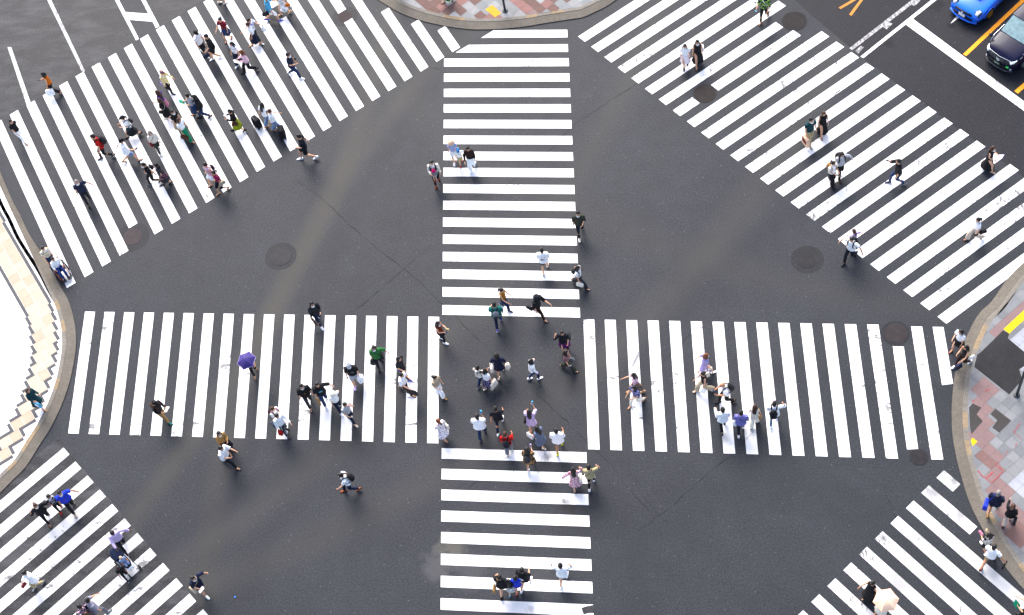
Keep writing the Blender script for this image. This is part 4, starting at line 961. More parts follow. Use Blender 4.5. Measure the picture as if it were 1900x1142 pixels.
P(289, 307, (-9, 5), 'woman with long black hair in a charcoal dress holding a dark umbrella', hr='long:k', mk=1, top='dress:dgrey', bot=None, sh='shoe:black', st=.4, arms='PD', wide=1.1, acc=[('handbag', 'Ls', 'floral:black:rose', 'black flower print bag beside the charcoal dress', 1.1)])
P(142, 338, (4, 9), 'man with grey hair in a navy tee and dark trousers wearing a mask', g='m', H=1.72, mk=1, hr='crop:g', top='tee:navy', bot='trousers:ink', sh='shoe:black', st=.65, arms='DO', wide=1.12)
# --- upper centre crossing
P(836.4, 264, (1, 10), 'girl with a wide straw hat and lavender tee', H=1.50, hr='long:k', ht='straw:peach', top='tee:blotch:lil:sky', bot='shorts:white', sh='shoe:white', st=.5, arms='DD', nod=14)
P(849.5, 279, (2, 10), 'small child in a blue cap, white tee and khaki shorts', g='m', H=1.12, hs=1.25, hr='short:k', ht='cap:blotch:blue:sky', top='tee:white', bot='shorts:khaki', sh='shoe:red', st=.5, arms='EO', sk='l', acc=[('pouch', 'Lc', 'ink', 'small dark satchel of the child in the blue cap', .9)])
P(868, 276, (0, 10), 'woman in a dark brown cardigan and white trousers holding a child by hand', hr='bun:k', top='long:dbrown', bot='wide:white', sh='shoe:white', st=.4, arms='ED', wide=1.1, nod=12)
P(801, 302, (1, 10), 'man in a cream shirt wearing a grey baby carrier', g='m', H=1.70, mk=1, hr='short:k', top='long:cream', bot='slim:ink', sh='shoe:rust', st=.4, arms='PD', acc=[('backpack', 'L', 'navy', 'navy backpack on the man with the baby carrier', .8)])
P(1072, 396.5, (1, 10), 'man in a dark green tee and navy trousers wearing a mask', g='m', H=1.75, mk=1, hr='short:k', top='big:olive', bot='slim:ink', sh='shoe:cream', st=.75, arms='DP')
P(1005, 464.5, (0, -10), 'person in a white tee with a black print on the back', g='m', H=1.66, hr='short:k', top='big:white', bot='knee:olive', sh='shoe:cream', st=.5, arms='DD', logo=('b', 'blotch:white:black', .2, .2, 1.2))
P(1072.6, 497, (10, 3), 'woman with long black hair, white tee and wide grey trousers striding right', mk=1, hr='long:k', top='tuck:white', bot='wide:dgrey', sh='sandal:black', st=1.0, arms='DW', acc=[('backpack', 'L', 'black', 'black backpack on the woman in wide grey trousers', .75), ('handbag', 'R', 'cream', 'white bag carried by the woman in wide grey trousers')])
P(931, 539, (9, 3), 'woman with a dark ponytail, mustard top and blue jeans', hr='pony:k', top='tank:mustard', bot='trousers:jeans', sh='shoe:navy', st=.6, arms='EF', lean=3)
P(996, 552, (9, 5), 'person in a black bucket hat and black top taking a long stride', g='m', H=1.72, mk=1, hr='short:k', ht='bucket:ink', top='half' if 0 else 'big:black', bot='trousers:stripes:black:brown', sh='sandal:black', st=1.05, arms='DU', lean=10, acc=[('pouch', 'Rb', 'ink', 'black bag behind the person in the bucket hat', 1.2)])
P(916.6, 565, (-1, -10), 'man in a teal shirt and navy trousers with a grey backpack', g='m', H=1.76, hr='crop:k', top='big:teal', bot='trousers:navy', sh='shoe:blue', st=.75, arms='DP', acc=[('backpack', 'L', 'grey|dgrey', 'grey backpack on the man in the teal shirt', .85), ('phone', 'R', 'black', 'phone in the hand of the man in the teal shirt')])
# --- middle of the junction
P(812.6, 600.4, (10, 3), 'woman in a rust sleeveless top and black trousers looking at a phone', mk=1, hr='long:k', top='sless:rust', bot='slim:ink', sh='shoe:white', st=.3, arms='PP', acc=[('phone', 'R', 'dgrey', 'phone of the woman in the rust top'), ('pouch', 'L', 'khaki', 'small khaki bag of the woman in the rust top', .8)])
P(740, 666, (9, 4), 'young man with long black hair in a black tee and blue trainers', g='m', H=1.68, hr='bob:k', top='tee:ink', bot='slim:black', sh='shoe:blue', st=.8, arms='CB', lean=7)
P(745, 696, (10, 3), 'man in a white shirt and black trousers gesturing with a black bag', g='m', H=1.72, hr='short:k', top='tee:white', bot='trousers:black', sh='sandal:black', st=.8, arms='EP', lean=9, acc=[('case', 'R', 'black', 'black bag of the gesturing man in the white shirt', 1.1)])
P(807, 701, (9, 5), 'woman in a beige blouse and wide white trousers', hr='pony:k', top='puff:beige', bot='wide:white', sh='shoe:tan', st=.75, arms='CD', acc=[('pouch', 'Lb', 'black', 'small black bag behind the woman in the beige blouse')])
P(920.7, 660, (0, -10), 'woman in a navy blue tee with bare legs carrying two white bags', H=1.64, hr='bob:k', top='mini:royal' if 0 else 'mini:navy', bot=None, sh='shoe:cream', st=.6, arms=((0, 24, 10, 0), (0, 24, 10, 0)), acc=[('tote', 'L', 'white', 'white bag in the left hand of the woman in the navy blue tee', .9), ('plastic', 'R', 'cream', 'cream bag in the right hand of the woman in the navy blue tee', .9)])
P(886, 682.5, (5, -8), 'woman in a grey print blouse and blue jeans', hr='bun:k', top='puff:blotch:cream:dgrey', bot='trousers:jeans', sh='shoe:navy', st=.3, arms='ED')
P(899.5, 688, (6, -7), 'woman in a white tee and dark print skirt carrying a cream tote', H=1.56, hr='bob:k', top='tuck:white', bot='skirt42:floral:ink:lav', sh='shoe:cream', st=.35, arms='DC', acc=[('tote', 'R', 'cream', 'large cream tote carried by the woman in the dark print skirt', 1.1)])
P(985.7, 670.6, (9, -4), 'woman in a white shirt and jeans holding a phone to her face', hr='bob:k', top='long:white', bot='slim:jeans', sh='shoe:white', st=.4, arms='DH', acc=[('cup', 'R', 'lil', 'pale cup in the hand of the woman phoning in the white shirt', .8)])
P(1043, 618, (0, 10), 'woman in a dark navy top and purple skirt with a hand at her chin', hr='bun:k', top='half' if 0 else 'big:ink', bot='skirt50:plum', sh='shoe:black', st=.3, arms='KC', wide=1.2, acc=[('handbag', 'Lb', 'black', 'black bag behind the woman in the purple skirt')])
P(1050.5, 654, (10, 1), 'woman in a mauve blouse and olive trousers with a grey chain bag', hr='bob:k', top='puff:mauve', bot='wide:olive', sh='sandal:brown', st=.8, arms='DD', acc=[('handbag', 'L', 'grey', 'grey chain bag hanging from the woman in the mauve blouse', .85), ('phone', 'R', 'lgrey', 'phone of the woman in the mauve blouse')])
P(812.6, 781.5, (-7, -6), 'woman in a long flower print dress with a cream bag', hr='pony:r', top='ldress:floral:white:rose', bot=None, sh='sandal:tan', st=.4, arms='DP', acc=[('tote', 'Rs', 'cream', 'cream bag on the hip of the woman in the long flower dress', .8)])
P(885, 773, (0, -10), 'broad man in a white tee and blue jeans', g='m', H=1.80, hr='crop:k', top='tee:white', bot='trousers:jeans', sh='shoe:slate', st=.5, arms='PD', sk='d', wide=1.3, acc=[('phone', 'R', 'sky', 'blue phone of the broad man in the white tee')])
P(919, 758.6, (0, -10), 'man in a navy tee and slim navy trousers with white trainers', g='m', H=1.74, hr='crop:k', top='tee:ink', bot='slim:navy', sh='shoe:white', st=.95, arms='FB', sk='m')
P(936.7, 806, (0, -10), 'person with red sleeves, black vest and light grey trousers', g='m', H=1.66, hr='short:b', top='long:red', bot='flare:grey', sh='shoe:cream', st=.3, arms='CD', acc=[('backpack', 'L', 'ink', 'flat black backpack over the red sleeved shirt', .92)])
P(981.6, 764, (1, -10), 'woman with very long black hair in a white blouse raising a phone', hr='long:k', top='mini:lil', bot=None, sh='shoe:tan', st=.5, arms='RH', acc=[('phone', 'R', 'sky', 'blue phone raised by the woman with very long black hair'), ('pouch', 'Ls', 'black', 'black bag at the elbow of the woman raising a blue phone')])
P(996, 795, (-7, -5), 'woman with long black hair in a blue grey dress carrying a white bag', hr='long:k', top='dress:bluegrey', bot=None, sh='shoe:cream', st=.55, arms='DC', acc=[('tote', 'L', 'white', 'white bag in front of the woman in the blue grey dress', .8)])
P(1031.6, 799.5, (0, -10), 'man in a white tee and black shorts with neon yellow shoes', g='m', H=1.74, hr='short:k', top='big:white', bot='shorts:ink', sh='shoe:#d8e81c', st=.6, arms='CD', sk='m', wide=1.1)
P(977.4, 834.5, (1, -10), 'woman in an orange and black camouflage shirt dress', hr='long:k', top='mini:blotch:black:tan', bot=None, sh='shoe:white', st=.6, arms='PD', wide=1.25, acc=[('backpack', 'L', 'dgrey', 'charcoal backpack on the camouflage shirt dress', .9), ('phone', 'R', 'lil', 'phone of the woman in the camouflage shirt dress')])
P(1063, 872, (-1, -10), 'woman with long black hair in a pink flower dress', hr='long:k', top='ldress:floral:pink:maroon', bot=None, sh='heel:beige', st=.6, arms='KO', acc=[('handbag', 'Rs', 'cream', 'cream bag on the hip of the woman in the pink flower dress')])
P(1092, 867, (0, -10), 'man in a khaki tee with a checked shirt tied round his waist', g='m', H=1.70, hr='short:k', top='tee:khaki', bot='slim:black', sh='shoe:white', st=.5, arms='KD', acc=[('pouch', 'Lc', 'black', 'black sling bag on the man in the khaki tee', .7)])
# --- lower centre crossing
P(1039.5, 1049.7, (1, -10), 'person in a white tee and denim shorts with both hands at the head', g='m', H=1.72, hr='short:k', top='big:white', bot='shorts:lden', sh='shoe:white', st=.6, arms='KK')
P(926.7, 1071, (1, -10), 'person in a black tee and tan shorts with a tan bag', g='m', H=1.70, hr='short:k', top='big:black', bot='shorts:khaki', sh='boot:black', st=.6, arms='DH', acc=[('pouch', 'Lb', 'tan', 'tan bag at the hip of the person in tan shorts', 1.2)])
P(943.4, 1079.5, (1, -10), 'small girl in a black top and checked skirt', H=1.18, hs=1.22, hr='long:k', top='tuck:black', bot='skirt55:check:white:black', sh='shoe:sky', st=.6, arms='DO')
P(955.8, 1073, (1, -10), 'boy in a blue tee and denim shorts with red shoes', g='m', H=1.36, hs=1.15, hr='short:k', top='big:royal', bot='shorts:lden', sh='shoe:red', st=.5, arms='UD')
P(968, 1058, (3, -9), 'man in a black tee with a round white print on the back', g='m', H=1.72, hr='short:k', top='big:black', bot='shorts:denim', sh='shoe:white', st=.6, arms='PD', logo=('b', 'blotch:black:white', .16, .16, 1.15))
# --- upper-right crossing
P(1270.7, 86, (0, 10), 'girl with black twin tails in a white blouse and pale pink skirt', H=1.54, mk=1, hr='tails:k', top='puff:white', bot='skirt40:blush', sh='shoe:black', st=.35, arms='DD', acc=[('pouch', 'Rs', 'white', 'white bag on the girl with twin tails'), ('phone', 'L', 'black', 'phone of the girl with twin tails')])
P(1294, 78.5, (1, 10), 'woman in a long black dress with a white shoulder bag', H=1.66, hr='bob:k', mk=1, top='maxi:black', bot=None, sh='sandal:tan', st=.4, arms='DD', acc=[('handbag', 'Lb', 'white', 'white shoulder bag behind the woman in the long black dress')])
P(1419, -7, (-4, 9), 'man in a green and navy print shirt at the top edge of the crossing', g='m', H=1.74, hr='short:k', top='big:blotch:navy:#9fcf4a', bot='slim:black', sh='sandal:brown', st=.75, arms='EE', acc=[('pouch', 'Lc', 'white', 'small white bag of the man in the green print shirt', .6), ('phone', 'R', 'sky', 'phone of the man in the green print shirt')])
P(1505, 223, (6, 8), 'man in a dark teal tee and khaki trousers carrying a paper bag', g='m', H=1.76, mk=1, hr='short:k', top='tee:dteal', bot='trousers:khaki', sh='shoe:beige', st=.5, arms='DD', turn=20, acc=[('tote', 'R', 'peach|#7c1f24', 'peach paper bag with dark red print held by the man in khaki trousers', 1.15)])
P(1528.7, 211, (3, 9), 'woman in a black pinafore dress over a white top with sandals', hr='bob:b', top='maxi:black', bot=None, sh='sandal:brown', st=.5, arms='DD', acc=[('pouch', 'Rs', 'white', 'white bag on the woman in the black pinafore dress')])
P(1562, 286.6, (5, 9), 'man in a white shirt, black trousers and brown boots', g='m', H=1.74, mk=1, hr='bob:k', top='long:lgrey', bot='slim:black', sh='boot:brown', st=.5, arms='DO', nod=16, acc=[('backpack', 'L', 'ink', 'dark backpack on the man in brown boots')])
P(1546.6, 303.5, (7, 7), 'woman with a mustard backpack, white shirt and black trousers', mk=1, hr='pony:k', top='tee:white', bot='wide:black', sh='boot:black', st=.45, arms='PP', acc=[('backpack', 'L', 'tan', 'square mustard backpack on the woman in black trousers', .9), ('phone', 'R', 'black', 'phone of the woman with the mustard backpack')])
P(1667.3, 299.7, (-9, 1), 'man in a black tee and blue jeans photographing with a phone', g='m', H=1.76, hr='short:k', top='big:fade:black:dgrey', bot='slim:denim', sh='shoe:navy', st=.75, arms='RD', acc=[('phone', 'R', 'black', 'phone held up by the man taking a photo')])
P(1842.6, 275.7, (9, 4), 'woman with long brown hair in a long black dress holding a folder', mk=1, hr='long:b', top='maxi:black', bot=None, sh='sandal:beige', st=.75, arms='CP', acc=[('folder', 'L', 'lav|white', 'lavender folder held by the woman in the long black dress')])
P(1815, 408, (-10, 3), 'woman in a white tee and wide beige trousers with a black bag', mk=1, hr='pony:k', top='tuck:white', bot='wide:sand', sh='sandal:brown', st=.9, arms='BD', acc=[('handbag', 'Lb', 'black', 'black shoulder bag of the woman in wide beige trousers'), ('pouch', 'L', 'black', 'black bag hanging from the hand of the woman in beige trousers', .7)])
P(1584.6, 429, (-6, -7), 'girl in a pink tee with one arm stretched out', H=1.48, hr='pony:b', top='tee:lil', bot='skirt55:black', sh='shoe:white', st=.4, arms='OD')
P(1580.4, 444.5, (-6, 8), 'man in a white tee under an open black shirt', g='m', H=1.74, hr='short:k', top='tee:white', bot='trousers:ink', sh='shoe:black', st=.85, arms=('O', 'O'), acc=[('backpack', 'L', 'black|black', 'black backpack on the man in the white tee and open black shirt')])
# --- right pavement edge
P(1783, 616, (-8, 6), 'woman in a white off shoulder blouse and black skirt', mk=1, hr='long:k', top='puff:white', bot='skirt60:black', sh='sandal:rust', st=.5, arms='PD')
P(1792.5, 645, (-9, 5), 'woman in a black camisole and dark trousers stepping off the kerb', hr='long:k', top='cami:black', bot='slim:dbrown', sh='shoe:white', st=.85, arms='PE', z0=.05, acc=[('tote', 'L', 'navy|lav', 'navy and lavender shopping bag of the woman in the black camisole', .9), ('handbag', 'Lb', 'white|yellow', 'white and yellow bag behind the woman in the black camisole', .8)])
P(1852.7, 915, (3, -9), 'man with grey hair in a navy tee with a bright blue sling bag', g='m', H=1.74, hr='crop:g', top='big:navy', bot='knee:black', sh='high:tan', st=.75, arms='DD', sk='m', z0=.1, wide=1.15, acc=[('pouch', 'Lb', 'royal', 'bright blue sling bag on the back of the man in the navy tee', 1.75)])
P(1880, 940, (3, -9), 'woman in a black jumper and beige trousers raising one arm', hr='bun:b', top='long:black', bot='flare:sand', sh='shoe:black', st=.5, arms='DU', z0=.11, wide=1.15, acc=[('handbag', 'Rb', 'ink', 'black bag of the woman raising one arm on the pavement', 1.1)])
P(1836, 992.6, (-6, -8), 'woman in a black and white striped tee and black shorts', hr='bob:k', top='tuck:stripes:white:black', bot='shorts:black', sh='shoe:white', st=.6, arms='CP', acc=[('pouch', 'L', 'rose', 'pink purse held by the woman in the striped tee'), ('cup', 'R', 'white|khaki', 'white cup held by the woman in the striped tee')])
P(1845, 1015, (5, -8), 'man in a white tee and khaki shorts with brown shoes', g='m', H=1.76, hr='crop:k', top='tee:white', bot='knee:khaki', sh='shoe:rust', st=.95, arms='OD', sk='m', acc=[('case', 'R', 'black', 'black bag in the hand of the man in khaki shorts', .8)])
P(1911, 1122, (-7, -4), 'person in black with a bare forearm at the lower right edge', g='m', H=1.70, hr='short:k', top='big:black', bot='trousers:black', sh='shoe:black', st=.4, arms='UP', acc=[('folder', 'L', 'teal|green', 'small green folder at the lower right edge', .5)])
P(1619.7, 1081.6, (8, -7), 'woman in a loose black dress with one arm stretched back', hr='bun:k', top='maxi:black', bot=None, sh='sandal:brown', st=.55, arms='DW', wide=1.15, acc=[('pouch', 'Rc', 'black', 'black bag of the woman in the loose black dress')])
# --- right horizontal crossing
P(1175.4, 696.4, (-9, 2), 'woman with long dark hair, pink tee and a large taupe bag', hr='long:k', top='tee:pink', bot='skirt40:navy', sh='sandal:tan', st=.7, arms='UD', acc=[('tote', 'Ls', 'taupe', 'large taupe shoulder bag of the woman in the pink tee', 1.15)])
P(1176.4, 720, (-7, 6), 'person in a blue print shirt and white trousers', H=1.60, g='m', hr='bob:k', top='tee:blotch:denim:lav', bot='trousers:cream', sh='sandal:tan', st=.85, arms='FP', lean=7)
P(1310, 660, (9, -3), 'woman with auburn hair in a long lavender dress', mk=1, hr='bob:r', top='dress:lav', bot=None, sh='shoe:white', st=.8, arms='DW', acc=[('pouch', 'R', 'cream', 'small cream bag of the woman in the lavender dress', .8)])
P(1304, 694, (-9, 3), 'woman in a black top and wide beige trousers with a white bag', hr='bun:k', top='tank:black', bot='wide:beige', sh='shoe:peach', st=.9, arms='FD', acc=[('tote', 'Rb', 'cream', 'white tote behind the woman in wide beige trousers', .8), ('plastic', 'L', 'white', 'white plastic bag of the woman in wide beige trousers', .7)])
P(1340.6, 714.4, (-9, 3), 'man with shaved head, white tee and black backpack reading a phone', g='m', H=1.74, hr='none:k', top='tee:white', bot='trousers:black', sh='shoe:black', st=.7, arms='PP', sk='m', lean=16, nod=18, acc=[('backpack', 'L', 'black', 'black backpack on the man with the shaved head'), ('phone', 'R', 'slate', 'phone read by the man with the shaved head')])
P(1341, 760.6, (-2, -9), 'man in a white tee and black trousers with a white bag', g='m', H=1.70, hr='short:k', top='big:white', bot='trousers:black', sh='shoe:dgrey', st=.55, arms='DC', acc=[('tote', 'L', 'white', 'white bag of the man in black trousers', .8)])
P(1375, 766, (0, -10), 'man in a violet blue tee with a black sling strap', g='m', H=1.70, hr='short:k', top='big:#8f8ad6', bot='trousers:ink', sh='shoe:white', st=.5, arms='DD', acc=[('pouch', 'Rc', 'black', 'black sling bag on the man in the violet blue tee', .7), ('plastic', 'L', 'white', 'white bag of the man in the violet blue tee', .7)])
P(1401, 755, (2, -9), 'woman with brown hair in a cream blouse and cream trousers', hr='long:b', top='sless:cream', bot='wide:cream', sh='shoe:cream', st=.4, arms='DD', acc=[('basket', 'Rs', 'tan', 'round tan bag of the woman in cream')])
P(1437, 749, (1, -10), 'man in a white shirt and pale jeans with a black backpack', g='m', H=1.72, hr='short:k', top='half' if 0 else 'big:white', bot='slim:#5f86a8', sh='shoe:white', st=.5, arms='KD', acc=[('backpack', 'L', 'black', 'black backpack on the man in pale jeans')])
# --- left pavement and left horizontal crossing
P(51, 725, (9, 4), 'woman in a dark green pinafore dress over a white top', hr='bob:b', top='ldress:dteal', bot=None, sh='sandal:tan', st=.6, arms='CC', z0=.12, acc=[('tote', 'R', 'sky|white', 'pale blue bag of the woman in the dark green pinafore', .8)])
P(287, 748, (9, 4), 'man in a black cap, black shirt and beige trousers reading a white paper', g='m', H=1.70, hr='short:k', ht='cap:black', top='long:black', bot='trousers:tan', sh='shoe:teal', st=.75, arms='PP', lean=10, acc=[('paper', 'L', 'white', 'white paper read by the man in the black cap'), ('backpack', 'L', 'brown', 'brown backpack on the man reading a white paper', .75)])
P(578.5, 564.5, (6, 8), 'person in black with a grey sleeve carrying a brown case', g='m', H=1.70, mk=1, hr='bob:k', top='long:fade:black:grey' if 0 else 'long:ink', bot='slim:navy', sh='shoe:white', st=.75, arms='DP', acc=[('case', 'R', 'brown', 'flat brown case carried by the person in black')])
P(647, 678, (1, 10), 'man in a pale grey cap and black tee with a white print', g='m', H=1.70, mk=1, hr='short:k', ht='cap:lgrey', top='big:black', bot='shorts:lgrey', sh='shoe:lil', st=.55, arms='DD', logo=('f', 'blotch:black:white', .17, .1, 1.2), acc=[('plastic', 'L', 'white', 'big white plastic bag carried by the man in the pale grey cap', 1.15), ('phone', 'R', 'black', 'phone of the man in the pale grey cap')])
P(693, 646, (1, 10), 'woman in a loose leaf green tee and black trousers wearing a mask', mk=1, hr='bob:k', H=1.66, top='big:blotch:leaf:#3f8a49', bot='trousers:ink', sh='shoe:black', st=.5, arms='DO', wide=1.15, acc=[('handbag', 'Lc', 'black', 'black bag of the woman in the leaf green tee'), ('cloth', 'R', 'ink', 'dark jacket carried by the woman in the leaf green tee')])
P(559, 717, (4, 9), 'man in a black tee with a small yellow print', g='m', H=1.74, hr='short:k', mk=1, top='big:black', bot='trousers:dgrey', sh='sandal:black', st=.65, arms='DD', logo=('f', 'mustard', .08, .05, 1.2))
P(588.5, 714, (4, 9), 'man in a black tee with a light blue print and blue jeans', g='m', H=1.74, hr='short:k', top='big:black', bot='trousers:denim', sh='shoe:white', st=.55, arms='DO', logo=('f', 'sky', .16, .08, 1.22), acc=[('tote', 'R', 'tan', 'brown paper bag held by the man with the light blue print', .75)])
P(617, 731, (6, 8), 'woman in a cream bucket hat, white top and navy trousers', hr='bob:b', ht='bucket:cream', top='tee:white', bot='trousers:navy', sh='shoe:white', st=.6, arms='DW', lean=7)
P(640, 751, (7, 5), 'boy in a pale grey tee and navy trousers with a hand at his face', g='m', H=1.62, hr='short:k', top='tee:lgrey', bot='trousers:navy', sh='sandal:cream', st=.7, arms='CH', lean=7)
P(506, 759, (9, 4), 'woman with brown hair, white tee and jeans with a dark backpack', hr='pony:b', top='tee:white', bot='trousers:denim', sh='shoe:black', st=.9, arms='PP', acc=[('backpack', 'L', 'ink|maroon', 'dark backpack on the woman with brown hair and jeans', .85)])
P(514, 772, (7, 7), 'man in a white shirt and spotted black trousers carrying a red bag', g='m', H=1.66, hr='short:k', top='long:white', bot='trousers:floral:black:lgrey', sh='shoe:dgrey', st=.5, arms='DE', acc=[('plastic', 'R', 'red', 'bright red bag held by the man in spotted black trousers', .8), ('pouch', 'Rb', 'slate', 'grey bag of the man in spotted black trousers', 1.2)])
P(406, 805, (6, 8), 'woman with long black hair in a tan jacket and black skirt', mk=1, hr='long:k', top='long:tan', bot='skirt25:black', sh='sandal:tan', st=.5, arms='DP')
P(410, 832, (10, 3), 'man in a white shirt and navy trousers with sandals', g='m', H=1.76, hr='short:k', top='big:white', bot='trousers:ink', sh='sandal:black', st=.95, arms='PE', lean=8)
P(632, 882, (-9, 3), 'man in a white shirt with black backpack and brown shoes walking alone', g='m', H=1.72, hr='short:k', top='tee:white', bot='trousers:navy', sh='shoe:#a8541c', st=.75, arms='BF', lean=12, acc=[('backpack', 'L', 'black', 'black backpack on the man in brown shoes walking alone')])
# --- lower-left crossing
P(65.4, 938.5, (5, 9), 'person in a loose black tee and black trousers scratching the chin', hr='bun:b', top='big:black', bot='slim:black', sh='sandal:black', st=.7, arms='KO', wide=1.25, sk='m', mk=1)
P(90, 921.7, (5, 9), 'child in a dark patterned jacket and black trousers with red shoes', g='m', H=1.42, hs=1.12, mk=1, hr='short:k', top='long:blotch:ink:lgrey', bot='slim:black', sh='shoe:red', st=.35, arms='DD', sk='m')
P(110, 915, (5, 9), 'broad man in a royal blue tee and black trousers', g='m', H=1.78, mk=1, hr='crop:k', top='tee:royal', bot='trousers:black', sh='shoe:beige', st=.7, arms='DO', sk='m', wide=1.25, logo=('f', 'red', .14, .02, 1.2))
P(208, 989, (5, 9), 'man in a lavender shirt pushing a pushchair with one hand', g='m', H=1.76, hr='crop:k', top='long:lil', bot='trousers:ink', sh='shoe:navy', st=.75, arms='UO', lean=9, nod=18, sk='d', wide=1.1)
P(44.5, 1063.7, (-6, 8), 'woman in a white smock and pale trousers with a dark strap', hr='bun:k', top='coat:white', bot='slim:khaki', sh='shoe:grey', st=.4, arms='PD', wide=1.15, acc=[('handbag', 'R', 'maroon', 'dark red bag of the woman in the white smock', .8)])
P(162.5, 1113.8, (7, -6), 'man in a pale grey tee and grey trousers', g='m', H=1.76, hr='short:k', top='big:#a9a6b8', bot='trousers:#7d8088', sh='shoe:grey', st=.6, arms='DE', wide=1.1, turn=40)
P(146.5, 1125.4, (-7, -5), 'person in a navy shirt with pink flower print', g='m', H=1.64, hr='short:k', top='big:floral:navy:pink', bot='trousers:cream', sh='shoe:cream', st=.5, arms='DO')
P(160, 1140, (-5, -8), 'person with dark brown hair at the lower left edge', hr='long:b', top='tee:dgrey', bot='trousers:dgrey', sh='shoe:black', st=.4)
P(219, 1054, (5, 8), 'small child in black walking beside the pushchair', g='m', H=1.16, hs=1.22, hr='short:k', top='tee:black', bot='slim:black', sh='shoe:ink', st=.6, arms='UE', sk='d', lean=8, nod=18)
P(358, 1073, (7, 6), 'man in a navy shirt and navy shorts with a pale bag across the chest', g='m', H=1.70, mk=1, hr='short:k', top='big:navy', bot='shorts:navy', sh='shoe:white', st=.7, arms='PO', lean=10, acc=[('pouch', 'Rc', 'beige', 'pale beige bag across the man in navy shorts', 1.5), ('paper', 'R', 'white', 'white papers held by the man in navy shorts', .7)])
# --- feet and hems at the top pavement
P(731, -47, (7, 4), 'person in cream trousers stepping onto the top kerb', hr='short:k', top='tee:white', bot='trousers:#e9d9a8', sh='shoe:black', st=.75)
P(822, -36, (-8, 4), 'woman in a bright green skirt on the top pavement', hr='long:k', top='tuck:white', bot='skirt32:kgreen', sh='sandal:black', st=.55, z0=.12, acc=[('handbag', 'R', 'black', 'black bag beside the bright green skirt')])
# ---------------------------------------------------------------- things on wheels, umbrellas
def dirang(x, y, d, z=0.0):
    a, b = G(x, y, z), G(x + d[0], y + d[1], z); return math.atan2(-(b[0] - a[0]), b[1] - a[1])
black_m = M('#17181b', .6, .1); rub_m = M('#141415', .8, .1); steel_m = M('#b9bcc0', .3, .05, spec=.5, metal=.8)
def umbrella(px, py, z, c, edge, lab, r, n, tip):
    p = G(px, py, z); t = tagp(empty('umbrella', (p[0], p[1], z - .85), random.Random(px).uniform(0, 1)), lab, 'umbrella')
    t.rotation_euler = (tip[0], tip[1], tip[2])
    V = [(0, 0, .98)]; F = []; nr = 5
    for i in range(1, nr + 1):
        q = i / nr
        for j in range(n * 2):
            a = math.pi * j / n; k = 1.0 if j % 2 == 0 else math.cos(math.pi / n) * (1 - .05 * q)
            V.append((math.cos(a) * r * q * k, math.sin(a) * r * q * k, .98 - .24 * q ** 1.8 - (.0 if j % 2 == 0 else -.012 * q)))
    N = n * 2
    for j in range(N):
        F.append((0, 1 + j, 1 + (j + 1) % N))
        for i in range(nr - 1): F.append((1 + i * N + j, 1 + (i + 1) * N + j, 1 + (i + 1) * N + (j + 1) % N, 1 + i * N + (j + 1) % N))
    g = Geo(); g.add(V, F); o = g.build('canopy', M(c, .7, .06, 2), t, False); s_ = o.modifiers.new('cloth', 'SOLIDIFY'); s_.thickness = .004
    g = Geo(); ring = [V[1 + (nr - 1) * N + j] for j in range(N)] + [V[1 + (nr - 1) * N]]
    g.loft([(x, y, zz) for x, y, zz in ring], .008, n=6, xd=(0, 0, 1)); g.build('hem', M(edge, .7), t)
    g = Geo(); g.loft([(0, 0, .1), (0, 0, .98)], .007, n=8); g.build('shaft', steel_m, t)
    g = Geo(); g.loft([(0, 0, -.02), (0, 0, .1)], .016, n=10); g.build('handle', black_m, t)
    g = Geo(); g.loft([(0, 0, .98), (0, 0, 1.03)], [.012, .005], n=8); g.build('tip', steel_m, t)
    for j in range(n):
        a = 2 * math.pi * j / n; g = Geo(); g.loft([(math.cos(a) * r * q, math.sin(a) * r * q, .972 - .24 * q ** 1.8) for q in (.03, .4, .7, .98)], .004, n=5, xd=(0, 0, 1)); g.build('rib', steel_m, t)
P(457, 662, (3, 10), 'person in black hidden under the purple umbrella', H=1.55, st=.45, arms='DC', hr='bun:k', top='big:black', bot='trousers:black', sh='sandal:tan')
umbrella(459.5, 664, 1.78, '#382e6c', '#a99fd0', 'purple hexagonal umbrella over a person in black on the left stripes', .42, 6, (R(4), R(-7), .25))
P(1641, 1111, (8, -7), 'person in a cream skirt hidden under the peach umbrella', st=.4, arms='CD', hr='long:k', top='tee:white', bot='skirt40:cream', sh='sandal:black')
umbrella(1646.6, 1110, 1.86, '#e9c4a6', '#d9a988', 'peach hexagonal umbrella at the lower right beside a woman in black', .47, 6, (R(3), R(-4), .05))
def suitcase(px, py, d, hand, lab):
    p = G(px, py, .42); th = dirang(px, py, d); t = tagp(empty('suitcase', (p[0], p[1], 0), th), lab, 'suitcase', 'black suitcases on wheels')
    g = Geo(); g.box((0, 0, .38), (.42, .27, .62)); bevel(g.build('shell', M('#131417', .7, .08, spec=.12), t, False), .05, 3)
    g = Geo()
    for x in (-.15, -.05, .05, .15): g.box((x, .137, .38), (.03, .012, .5)); g.box((x, -.137, .38), (.03, .012, .5))
    g.build('ridge', M('#1b1c1f', .7, spec=.12), t, False)
    for x in (-.16, .16):
        for y in (-.1, .1): g = Geo(); g.loft([(x - .015, y, .033), (x + .015, y, .033)], .033, n=12, xd=(0, 1, 0)); g.build('wheel', rub_m, t)
    g = Geo()
    for x in (-.09, .09): g.loft([(x, -.12, .66), (x, -.12, 1.02)], .008, n=8)
    g.build('pull_rod', steel_m, t); g = Geo(); g.loft([(-.1, -.12, 1.02), (.1, -.12, 1.02)], .015, n=8, xd=(0, 0, 1)); g.build('handle', black_m, t)
suitcase(475.5, 226, (7, -6), None, 'black suitcase pulled by the woman with long black hair')
suitcase(522, 245, (9, -2), None, 'black suitcase pulled by the woman with the brown ponytail')
